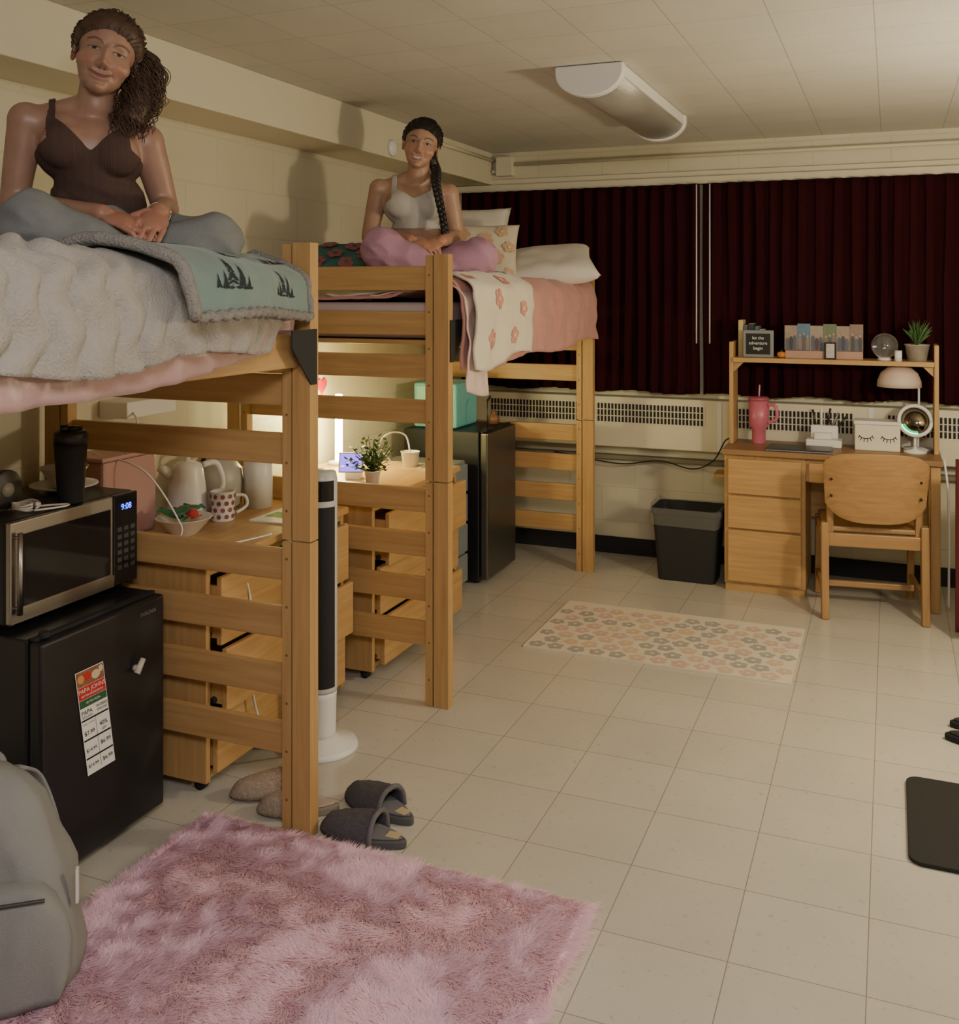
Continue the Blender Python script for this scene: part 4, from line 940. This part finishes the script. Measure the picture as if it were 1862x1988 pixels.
# ---------------------------------------------------------------- people
def hand(mb,wrist,d,n,side,curl=(25,35,25),spread=.04):
    w=Vector(wrist); d=Vector(d).normalized(); n=Vector(n); n=(n-d*n.dot(d)).normalized(); s=d.cross(n)*side
    rot=Matrix((( s.x,d.x,n.x),(s.y,d.y,n.y),(s.z,d.z,n.z)))
    mb.ell(w+d*.046,(.036,.050,.0145),20,12,rot=rot)
    mb.ell(w+d*.066,(.038,.024,.0125),20,12,rot=rot)
    for k,L in zip((.0325,.0108,-.0108,-.031),(.072,.080,.074,.058)):
        p=w+d*(.080-.25*abs(k)*.6)+s*k; dd=(d+s*k*spread*40*.25).normalized(); r=.0086 if k>-.02 else .0076
        for seg,(f,c) in enumerate(zip((.45,.30,.25),curl)):
            c=math.radians(c); nn=(n-dd*n.dot(dd)).normalized(); dd=(dd*math.cos(c)+nn*math.sin(c)).normalized()
            q=p+dd*L*f; mb.bone(p,r,q,r*.92,12); p=q; r*=.92
    p=w+d*.020+s*.026; dd=(s*.75+d*.75+n*.35).normalized(); q=p+dd*.038; mb.bone(p,.0125,q,.0105,12)
    dd2=(s*.25+d*.9+n*.35).normalized(); mb.bone(q,.0102,q+dd2*.030,.0082,12)
def evalmesh(mb,voxel):
    me=bpy.data.meshes.new('tmp'); me.from_pydata(mb.v,[],mb.f)
    import bmesh
    bm=bmesh.new(); bm.from_mesh(me); bmesh.ops.recalc_face_normals(bm,faces=bm.faces); bm.to_mesh(me); bm.free()
    o=bpy.data.objects.new('tmp',me); COLL.objects.link(o)
    md=o.modifiers.new('r','REMESH'); md.mode='VOXEL'; md.voxel_size=voxel
    dg=bpy.context.evaluated_depsgraph_get(); r=bpy.data.meshes.new_from_object(o.evaluated_get(dg))
    bpy.data.objects.remove(o); bpy.data.meshes.remove(me)
    n=len(r.vertices); v=np.empty(n*3); r.vertices.foreach_get('co',v); v=v.reshape(-1,3)
    ne=len(r.edges); e=np.empty(ne*2,dtype=np.int32); r.edges.foreach_get('vertices',e); e=e.reshape(-1,2)
    fl=[tuple(p.vertices) for p in r.polygons]; bpy.data.meshes.remove(r)
    return v,e,fl
def smooth(v,e,it,wt):
    n=len(v); deg=np.bincount(e.ravel(),minlength=n).astype(float)
    for _ in range(it):
        a=np.zeros_like(v)
        for k in range(3):
            a[:,k]=np.bincount(e[:,0],v[e[:,1],k],n)+np.bincount(e[:,1],v[e[:,0],k],n)
        a/=np.maximum(deg,1)[:,None]; v=v+(a-v)*wt[:,None]
    return v
def segdist(v,a,b):
    a=np.array(a);b=np.array(b);d=b-a;t=np.clip(((v-a)@d)/(d@d),0,1); return np.linalg.norm(v-(a+t[:,None]*d),axis=1)
def normals(v,f):
    me=bpy.data.meshes.new('n'); me.from_pydata(v.tolist(),[],f); me.update()
    n=np.empty(len(v)*3); me.vertices.foreach_get('normal',n); bpy.data.meshes.remove(me); return n.reshape(-1,3)
def sst(x,a,b): t=np.clip((x-a)/(b-a),0,1); return t*t*(3-2*t)
def finish(name,v,f,mat,parent=None,col=None,solid=0,loc=(0,0,0),rz=0):
    me=bpy.data.meshes.new(name); me.from_pydata(v.tolist() if hasattr(v,'tolist') else v,[],f)
    me.polygons.foreach_set('use_smooth',[True]*len(me.polygons)); me.materials.append(mat); me.update()
    if col is not None:
        at=me.color_attributes.new('Col','FLOAT_COLOR','POINT'); at.data.foreach_set('color',np.concatenate([col,np.ones((len(col),1))],1).ravel())
    o=bpy.data.objects.new(name,me); COLL.objects.link(o)
    if parent: o.parent=parent
    o.location=loc; o.rotation_euler[2]=rz
    if solid:
        md=o.modifiers.new('s','SOLIDIFY'); md.thickness=solid; md.offset=-1
    return o
def shell(v,f,e,nrm,mask,disp):
    idx=-np.ones(len(v),dtype=int)
    fs=[q for q in f if all(mask[i] for i in q)]
    used=sorted({i for q in fs for i in q}); idx[used]=np.arange(len(used))
    vv=v[used]+nrm[used]*disp[used][:,None]
    ff=[tuple(int(idx[i]) for i in q) for q in fs]
    cnt={}
    for q in ff:
        for a,b in zip(q,q[1:]+q[:1]):
            k=(min(a,b),max(a,b)); cnt[k]=cnt.get(k,0)+1
    be=np.array([k for k,c in cnt.items() if c==1])
    if len(be):
        n=len(vv); deg=np.bincount(be.ravel(),minlength=n)
        for _ in range(12):
            a=np.zeros_like(vv)
            for k in range(3): a[:,k]=np.bincount(be[:,0],vv[be[:,1],k],n)+np.bincount(be[:,1],vv[be[:,0],k],n)
            m=deg>=2; vv[m]+= (a[m]/deg[m][:,None]-vv[m])*.5
    return vv,ff

def person(P):
    J=P['J']; V3=lambda k:Vector(J[k])
    mb=MB()
    pel=V3('pelvis'); wa=V3('waist'); chs=V3('chest'); nk=V3('neck'); SL=V3('sl'); SR=V3('sr'); hc=V3('head')
    mb.ell(pel,(.150,.105,.095)); mb.ell(pel+Vector((0,.02,-.0)),(.16,.11,.08))
    mb.bone(pel,.10,wa,.088); mb.bone(wa+Vector((-.035,0,0)),.083,wa+Vector((.035,0,0)),.083)
    mb.bone(wa,.090,chs,.098)
    d=(SR-SL).normalized()
    mb.bone(chs-d*.050,.088,chs+d*.050,.088)
    mid=(SL+SR)/2
    mb.bone(chs-d*.06+Vector((0,0,.02)),.080,mid-d*.07,.052); mb.bone(chs+d*.06+Vector((0,0,.02)),.080,mid+d*.07,.052)
    mb.bone(SL,.046,SR,.046)
    mb.bone(mid+Vector((0,.01,.02)),.058,nk,.050)
    for S_ in(SL,SR):
        mb.bone(nk+Vector((0,.015,.005)),.036,S_+(mid-S_)*.30+Vector((0,.005,.018)),.037)
        mb.bone(S_+(mid-S_)*.5+Vector((0,.005,.015)),.040,S_+Vector((0,0,.002)),.042)
    for s in(-1,1):
        c=chs+d*(s*.064)+Vector((0,-.066,-.005)); mb.ell(c,(.060,.042,.056))
    up=Vector(P['up']).normalized(); fwd=Vector((math.sin(P['hyaw']),-math.cos(P['hyaw']),P['hpitch'])); fwd=(fwd-up*fwd.dot(up)).normalized(); rt=fwd.cross(up)*1
    hx=rt if rt.x>0 else -rt; hy=-fwd; hz=up
    HM=Matrix(((hx.x,hy.x,hz.x),(hx.y,hy.y,hz.y),(hx.z,hy.z,hz.z)))
    H=lambda x,y,z:hc+HM@Vector((x,y,z))
    rot=HM
    mb.ell(H(0,.014,.030),(.0755,.092,.082),36,24,rot=rot)
    mb.ell(H(0,-.022,-.018),(.066,.062,.080),36,24,rot=rot)
    mb.ell(H(0,-.024,-.060),(.054,.050,.043),30,20,rot=rot)
    mb.ell(H(0,-.052,-.092),(.026,.024,.018),20,12,rot=rot)
    for s in(-1,1): mb.ell(H(s*.077,.012,-.008),(.007,.016,.029),16,12,rot=rot@Matrix.Rotation(s*.25,3,'Z')); mb.ell(H(s*.046,-.045,-.030),(.024,.022,.024),20,12,rot=rot)
    mb.bone(nk,.048,H(0,.022,-.045),.050)
    hands=[]
    for S_,E_,W_,hd,hn,side,cu in((SL,V3('el'),V3('wl'),P['hdl'],P['hnl'],P['sl_side'],P['curl_l']),(SR,V3('er'),V3('wr'),P['hdr'],P['hnr'],P['sr_side'],P['curl_r'])):
        m1=S_.lerp(E_,.35)
        mb.ell(S_,(.049,.049,.051)); mb.bone(S_,.047,m1,.044); mb.bone(m1,.044,E_,.036)
        m2=E_.lerp(W_,.3); mb.bone(E_,.036,m2,.037); mb.bone(m2,.037,W_,.0255)
        wl_=W_+Vector(hd).normalized()*.012; mb.bone(W_,.0245,wl_,.022)
        hand(mb,W_,hd,hn,side,cu); hands.append(W_+Vector(hd).normalized()*.07)
    for a,b,c,ft in(('hl','kl','al','fl'),('hr','kr','ar','fr')):
        mb.bone(V3(a),.075,V3(b),.050); mb.bone(V3(b),.050,V3(c),.033); mb.bone(V3(c),.032,V3(ft),.024)
    v,e,f=evalmesh(mb,P['voxel'])
    hcn=np.array(hc); HMn=np.array(HM)
    hd_=np.linalg.norm(v-hcn,axis=1)
    wt=np.full(len(v),.5)
    for h in hands: wt*= .10+.90*sst(np.linalg.norm(v-np.array(h),axis=1),.09,.13)
    it=int(.0035*26/P['voxel'])
    q=(v-hcn)@HMn
    ear=(np.abs(q[:,0])>.070)&(np.abs(q[:,2])<.05)&(hd_<.13)
    wt[ear]*=.25
    v=smooth(v,e,it,wt)
    wt2=.5*sst(hd_,.13,.17)*(v[:,2]>wa.z-.02)
    for h in hands: wt2*=sst(np.linalg.norm(v-np.array(h),axis=1),.10,.16)
    for k in('el','er'): wt2*=.35+.65*sst(np.linalg.norm(v-np.array(J[k]),axis=1),.06,.15)
    v=smooth(v,e,it,wt2)
    q=(v-hcn)@HMn
    x,y,z=q[:,0].copy(),q[:,1].copy(),q[:,2].copy(); ax=np.abs(x)
    fw=sst(-y,.015,.045)*(hd_<.14)
    G=lambda x0,z0,sx,sz:np.exp(-((ax-x0)/sx)**2-((z-z0)/sz)**2)
    dyy=np.zeros(len(v))
    br=np.exp(-(ax/.0078)**2)*sst(z,-.045,-.025)*(1-sst(z,.0,.022))
    dyy-=.010*br
    dyy-=.016*G(0,-.035,.0105,.0105); dyy-=.009*G(.0125,-.0390,.0062,.0065); dyy+=.005*G(.006,-.048,.004,.0035)
    dyy+=.0100*G(.031,.002,.0175,.0115); dyy-=.0065*G(.031,-.001,.0125,.0072)
    dyy-=.0040*G(.028,.021,.020,.007)
    dyy-=.006*G(.040,-.034,.017,.015)
    zc=-.066+P.get('smile',7)*x*x
    wm=1-sst(ax,.022,.030)
    dyy-=.0050*wm*np.exp(-((z-zc-.0055)/.0045)**2); dyy-=.0060*(1-sst(ax,.018,.027))*np.exp(-((z-zc+.0068)/.005)**2); dyy+=.003*wm*np.exp(-((z-zc)/.002)**2)
    dyy+=.0035*G(.032,-.060,.005,.007); dyy+=.003*np.exp(-((z+.083)/.004)**2)*(1-sst(ax,.01,.02)); dyy-=.004*G(0,-.095,.016,.010)
    # smile folds beside the nose
    fx_=.021+.45*(-z-.040); dyy+=.0022*np.exp(-((ax-fx_)/.0028)**2)*sst(-z,.038,.045)*(1-sst(-z,.058,.068))
    y=y+dyy*fw
    q2=np.stack([x,y,z],1); 
    hm=hd_<.16
    v[hm]=(q2@HMn.T+hcn)[hm]
    skin=np.array(P['skin']); col=np.tile(skin,(len(v),1))
    nz=np.array([noise.noise((a*25,b*25,c*25)) for a,b,c in v]) if len(v)<450000 else np.zeros(len(v))
    nz2=np.array([noise.noise((a*90,b*90,c*90)) for a,b,c in v]) if len(v)<450000 else np.zeros(len(v))
    col*=1+.07*nz[:,None]+.05*nz2[:,None]
    def mixc(mask,c): 
        nonlocal col
        mask=np.clip(mask,0,1)[:,None]; col=col*(1-mask)+np.array(c)*mask
    red=skin*np.array([1.12,.78,.72])
    mixc(.6*G(.042,-.036,.018,.014)*fw,red); mixc(.4*G(0,-.036,.013,.010)*fw,red); mixc(.5*ear,red)
    for h in hands:
        mixc(.35*(np.linalg.norm(v-np.array(h),axis=1)<.10),red)
    lip=np.array(P['lip'])
    tl=.0065*(1-(ax/.029)**2).clip(0,1); bl_=.0080*(1-(ax/.027)**2).clip(0,1); tg=P.get('teeth',0)*(1-(ax/.024)**2).clip(0,1)
    ml=((z<zc+tl+tg)&(z>zc-bl_-tg)&(ax<.029)&(fw>.5)&(y<-.04)); mixc(ml.astype(float)*.8,lip)
    if P.get('teeth',0):
        mt=((z<zc+tg)&(z>zc-tg)&(ax<.023)&(fw>.5)&(y<-.04)); mixc(mt.astype(float),(.62,.58,.52))
    else: mixc((np.exp(-((z-zc)/.0016)**2)*(ax<.030)*(fw>.5))*.8,skin*.25)
    mixc(.8*G(.0065,-.048,.004,.0025)*fw,skin*.15)
    zb=.0205+.006*(1-((ax-.036)/.018)**2); mb_=np.exp(-((z-zb)/.0030)**2)*((ax>.012)&(ax<.054))*fw*(y<0); mixc(mb_*.85,P['brow'])
    ex=(ax-.031)/.0145; eh=.0052*P.get('eyeopen',1)
    ey=((ex**2+((z-.0005)/eh)**2)<1)&(fw>.3)
    mixc(ey.astype(float),(.40,.36,.32))
    ir=(((ax-.031)**2+(z-.0008)**2)<.0054**2)&ey; mixc(ir.astype(float),(.03,.018,.012))
    zl=.0005+eh*np.sqrt(np.clip(1-ex**2,0,1)); la=np.exp(-((z-zl-.001)/.0018)**2)*(np.abs(ex)<1.15)*(fw>.3); mixc(la*.95,(.012,.008,.008))
    zl2=.0005-eh*np.sqrt(np.clip(1-ex**2,0,1)); la=np.exp(-((z-zl2+.0005)/.0012)**2)*(np.abs(ex)<1.0)*(fw>.3); mixc(la*.45,(.03,.02,.02))
    mixc(.28*G(.031,.006,.019,.010)*fw*(1-ey),skin*.45)
    body=finish('person',v,f,P['skinmat'],None,col,0,P['loc'],P['rz']); body['label']=P['label']; body['category']='person'
    nrm=normals(v,f)
    HL=P.get('hairline',.056)
    th=sst(y,-.035,.02); th2=sst(y,.03,.07)
    zl=(HL-6*x*x)*(1-th)+(-.012)*th; zl=zl*(1-th2)+(-.075)*th2
    hv=z-zl
    earm=(ax>.0795)&(z<.024)&(z>-.045)&(y<.035)
    mask=(hv>0)&(hd_<.135)&(~earm)&(z>-.095)
    dsp=.002+P.get('hairt',.010)*sst(hv,0,.03)*(1-.6*sst(-z,-.01,.06))
    vv,ff=shell(v,f,e,nrm,mask,dsp); hair=finish('hair',vv,ff,P['hairmat'],body,solid=.004)
    sb=MB(); rr=random.Random(9); root=Vector(P['root']); rc_=Vector((0,.014,.030)); rad=Vector((.0755,.092,.082))
    en=Vector(((root.x)/rad.x,(root.y-.014)/rad.y,(root.z-.03)/rad.z)).normalized()
    for i in range(620):
        t=rr.uniform(-.82*pi,.82*pi); sx=math.sin(t); cy_=-math.cos(t)
        xx=.0755*sx; yy=.014+.092*cy_
        a1_=float(sst(np.array(yy),-.035,.02)); a2_=float(sst(np.array(yy),.03,.07))
        zz=(HL-6*xx*xx)*(1-a1_)-.012*a1_; zz=zz*(1-a2_)-.07*a2_
        zz+=rr.uniform(-.002,.003)+rr.random()**2*.075
        kk=math.sqrt(max(.02,1-min(1,((zz-.03)/.082))**2))
        st=Vector((xx*kk,.092*cy_*kk,zz-.03)); st=Vector((st.x/rad.x,st.y/rad.y,st.z/rad.z)).normalized()
        if st.angle(en)<.15: continue
        wf=max(0,min(1,(.35-st.y)/.5))
        md_=Vector((st.x*(.9),.35*wf+(1-wf)*(st.y+en.y)/2,.95*wf*max(.25,1-abs(st.x)*.75)+(1-wf)*(st.z+en.z)/2))
        if md_.length<.2: md_=st+en
        md_.normalize()
        pts=[]; lift=rr.uniform(.0,.006)+P['hairt']; wob=rr.uniform(.0008,.0035)
        for j in range(15):
            u=j/14; dv=(st*(1-u)**2+md_*2*u*(1-u)+en*u*u).normalized()
            q_=Vector((dv.x*rad.x,dv.y*rad.y,dv.z*rad.z)); L2=q_.length; q_=q_*((L2+.001+lift*min(1,u*4))/L2)
            pts.append(H(*(rc_+q_+Vector((wob*math.sin(j*1.3+i),0,wob*math.cos(j+i))))))
        sb.tube(pts,[.0009]+[.0015]*13+[.0012],4)
    sb.obj('hair_strands',P['hairmat'],hair,world=False,recalc=False)
    P['hairextra'](body,H,HM)
    X=v[:,0]; Z=v[:,2]
    cxx=np.interp(Z,[pel.z,wa.z,chs.z,mid.z],[pel.x,wa.x,chs.x,mid.x]); u=np.abs(X-cxx)
    slope=(SR.z-SL.z)/(SR.x-SL.x); Zr=Z-slope*(X-mid.x)*sst(Z,wa.z,mid.z)
    zs=mid.z
    strap=(np.abs(u-.086)<P['strapw'])
    zn=P['neckz']+P['neckk']*u
    bodyc=(Zr<zn)&(u<.098+np.clip((zs-.045-Zr)*1.2,0,.2))
    m=((strap&(Zr>zs-.10))|bodyc)&(Zr>P['hem'])&(hd_>.12)
    for a,b in((SL,J['el']),(SR,J['er'])):
        a_=Vector(a).lerp(Vector(b),.25); m&=~(segdist(v,a_,b)<.0485)
    for a,b in((J['el'],J['wl']),(J['er'],J['wr'])): m&=segdist(v,a,b)>.046
    for h in hands: m&=np.linalg.norm(v-np.array(h),axis=1)>.095
    fold=np.array([.004*(1-abs(noise.noise((a*10,b*10,c*34+a*12))*2)) for a,b,c in v])*sst(-Z,-chs.z+.03,-wa.z) if P.get('folds') else 0
    vv,ff=shell(v,f,e,nrm,m,np.full(len(v),.006)+.0015*nz+fold)
    finish('top',vv,ff,P['topmat'],body,solid=.004)
    pb=MB(); 
    pb.ell(pel+Vector((0,.005,-.01)),(.178,.130,.105)); pb.bone(pel,.12,pel+Vector((0,0,P.get('rise',.05))),.112)
    pr=P['pr']
    for a,b,c in(('hl','kl','al'),('hr','kr','ar')):
        A_,B_,C_=V3(a),V3(b),V3(c)
        pb.bone(A_,pr[0],B_,pr[1]); pb.bone(B_,pr[1],B_.lerp(C_,.5),pr[2]); pb.bone(B_.lerp(C_,.5),pr[2],C_,pr[3])
    pv,pe,pfc=evalmesh(pb,.005)
    pv=smooth(pv,pe,10,np.full(len(pv),.5)); pn=normals(pv,pfc)
    ds=np.array([.009*noise.noise((a*7,b*7,c*9))+.008*(1-abs(noise.noise((a*11+c*8,b*11,c*17))*2.2)) for a,b,c in pv])
    pv=pv+pn*ds[:,None]
    pv=smooth(pv,pe,3,np.full(len(pv),.5))
    finish('trousers',pv,pfc,P['pantmat'],body)
    return body

def curls(body,H,HM):
    mb=MB(); rr=random.Random(5)
    cl=catmull([H(.035,.085,.070),H(.074,.070,.050),H(.098,.040,.0),H(.108,.015,-.065),H(.106,.000,-.135),H(.100,-.010,-.20)],60)
    rad=lambda t:.020+.032*math.sin(min(1,t*1.25)*pi*.6)-.010*max(0,t-.8)*5
    for i in range(560):
        a0=rr.uniform(0,2*pi); k=math.sqrt(rr.random()); tr=rr.uniform(18,34); hr=rr.uniform(.005,.014); ph=rr.uniform(0,2*pi); t1=rr.uniform(.5,1.0); dr=rr.uniform(.75,1.3); ra=rr.uniform(.0013,.0024)
        pts=[]
        for j in range(60):
            t=j/59*t1; p=cl[min(59,int(t*59))].lerp(cl[min(59,int(t*59)+1)],t*59-int(t*59)); r=rad(t)*k*dr
            a=a0+t*1.0; g=min(1,t*5)
            ofs=Vector((math.cos(a)*r+hr*math.cos(tr*t+ph)*g,math.sin(a)*r*.8+hr*math.sin(tr*t+ph)*g,hr*.7*math.sin(tr*t*.7+ph)*g))
            pts.append(p+ofs)
        mb.tube(pts,[ra*(1-.5*j/60) for j in range(60)],4)
    mb.tube(cl[:50],[rad(i/59)*.7 for i in range(50)],14)
    for i in range(14):
        s=rr.choice([-1,1]); b=H(s*rr.uniform(.055,.070),-.02,.050); pts=[b+HM@Vector((s*(.014*t+.004*math.sin(t*9+i)),.02*t,-.075*t*rr.uniform(.8,1.1))) for t in [j/12 for j in range(13)]]
        mb.tube(pts,.0008,4)
    mb.obj('ponytail',P1['hairmat'],body,world=False,recalc=False)
def braid(body,H,HM):
    mb=MB()
    cl=catmull([H(.02,.085,.02),H(.060,.065,-.05),Vector((.080,-.005,.535)),Vector((.078,-.085,.475)),Vector((.092,-.125,.40)),Vector((.108,-.120,.32)),Vector((.118,-.115,.25))],120)
    for k in range(3):
        ph=2*pi*k/3; pts=[];rd=[]
        for j in range(120):
            t=j/119; p=cl[j]; a=t*44+ph
            env=.014*(1-.4*t)*min(1,t*6)
            pts.append(p+Vector((env*math.sin(a),-env*.55*math.sin(2*a)+0,0))); rd.append((.0145*(1-.45*t)) if t<.93 else .0145*(1-.45*t)*(1+1.0*(.5-(1-t)/.07*.5)))
        mb.tube(pts,rd,10)
    mb.tube([cl[110]+Vector((0,0,.004)),cl[111]-Vector((0,0,.004))],.014,12)
    mb.tube([H(.005,.075,.05),H(.03,.085,0),H(.055,.07,-.05),cl[30]],[.05,.045,.030,.018],14)
    mb.obj('braid',P2['hairmat'],body,world=False,recalc=False)
hair1=M('hair_brown',(.070,.036,.021),.5,var=.5,vscale=40)
hair2=M('hair_black',(.014,.010,.010),.42,var=.4,vscale=40)
P1=dict(loc=(-1.944,2.098,1.58),rz=math.radians(43),voxel=.0024,label='person in brown tank top and light jeans sitting cross legged',
 J=dict(pelvis=(-.01,.04,.10),waist=(-.02,.045,.235),chest=(-.038,.02,.375),neck=(-.025,.0,.495),sl=(-.195,.02,.447),sr=(.105,.02,.405),head=(.0,-.035,.618),
  el=(-.228,.05,.225),wl=(-.01,-.215,.190),er=(.158,.06,.225),wr=(.128,-.185,.200),
  hl=(-.09,.0,.10),kl=(-.165,-.27,.160),al=(.10,-.25,.050),fl=(.16,-.24,.045),hr=(.09,.0,.10),kr=(.260,-.14,.130),ar=(.0,-.17,.055),fr=(-.06,-.16,.045)),
 up=(.26,0,.965),hyaw=.02,hpitch=-.04,root=(.03,.10,.075),
 hdl=(.85,-.42,-.32),hnl=(-.1,.45,-.85),sl_side=1,curl_l=(12,25,20),
 hdr=(-.30,-.80,-.50),hnr=(-.25,.50,-.80),sr_side=-1,curl_r=(14,22,18),
 skin=(.345,.195,.138),lip=(.30,.11,.095),brow=(.055,.03,.018),smile=12,eyeopen=.66,hairt=.012,hairmat=hair1,hairextra=curls,folds=1,
 skinmat=attrmat('skin_tan',.42),topmat=ribmat('top_brown',(.070,.037,.029),260),strapw=.009,neckz=.366,neckk=.95,hem=.20,
 pantmat=M('denim_light',(.19,.20,.20),.9,bump=.5,bscale=260,var=.12,vscale=30),pr=(.096,.076,.062,.052))
P2=dict(loc=(-1.956,4.04,1.58),rz=math.radians(25),voxel=.003,label='person in pale crop top and mauve trousers sitting cross legged',
 J=dict(pelvis=(.0,.04,.10),waist=(-.01,.045,.245),chest=(-.018,.02,.385),neck=(.0,.0,.515),sl=(-.175,.02,.455),sr=(.135,.02,.437),head=(.012,-.03,.648),
  el=(-.222,.04,.245),wl=(-.03,-.235,.215),er=(.175,.04,.24),wr=(.105,-.215,.215),
  hl=(-.09,.0,.10),kl=(-.150,-.27,.180),al=(.10,-.26,.065),fl=(.16,-.25,.05),hr=(.09,.0,.10),kr=(.255,-.15,.145),ar=(.0,-.18,.06),fr=(-.05,-.17,.05)),
 up=(.20,0,.98),hyaw=-.03,hpitch=0,root=(.04,.10,-.02),
 hdl=(.9,-.3,-.25),hnl=(-.1,.45,-.85),sl_side=1,curl_l=(15,30,25),
 hdr=(-.75,-.5,-.3),hnr=(-.2,.5,-.8),sr_side=-1,curl_r=(15,28,20),
 skin=(.42,.25,.168),lip=(.38,.12,.12),brow=(.015,.008,.006),smile=12,teeth=.0042,eyeopen=.9,hairt=.009,hairmat=hair2,hairextra=braid,hairline=.060,
 skinmat=attrmat('skin_warm',.42),topmat=ribmat('top_gray',(.50,.48,.44),230),strapw=.012,neckz=.408,neckk=.50,hem=.275,rise=.06,
 pantmat=M('mauve_cotton',(.44,.24,.34),.9,bump=.4,bscale=120,var=.08,vscale=10),pr=(.103,.086,.070,.058))
b1=person(P1); b2=person(P2)
MB().tube([Vector(P1['J']['wr'])+Vector((.028*math.cos(t),.010*math.sin(t)+.012,.028*math.sin(t))) for t in [2*pi*i/24 for i in range(25)]],.0025,6).obj('bracelet',chrome,b1,world=False)

# ---------------------------------------------------------------- lights
def area(name,loc,target,size,size_y,W,col):
    l=bpy.data.lights.new(name,'AREA'); l.shape='RECTANGLE'; l.size=size; l.size_y=size_y; l.energy=W; l.color=col
    o=bpy.data.objects.new(name,l); COLL.objects.link(o); o.location=loc
    o.rotation_euler=(Vector(target)-Vector(loc)).to_track_quat('-Z','Y').to_euler(); return o
l=bpy.data.lights.new('main_lamp','POINT'); l.energy=76; l.color=(1,.86,.62); l.shadow_soft_size=.08
o=bpy.data.objects.new('main_lamp',l); COLL.objects.link(o); o.location=(.85,3.65,1.50)
area('overhead_fill',(.05,.15,2.38),(-.7,1.9,0),.8,.8,62,(1,.95,.94))  # added fill panel under the ceiling, brightens the pink rug and near floor
l=bpy.data.lights.new('desk_glow','POINT'); l.energy=16; l.color=(1,.90,.38); l.shadow_soft_size=.05
o=bpy.data.objects.new('desk_glow',l); COLL.objects.link(o); o.location=(-2.40,4.12,1.0)
w=bpy.data.worlds.new('world'); scene.world=w; w.use_nodes=True
w.node_tree.nodes['Background'].inputs[0].default_value=(.9,.87,.8,1); w.node_tree.nodes['Background'].inputs[1].default_value=.15
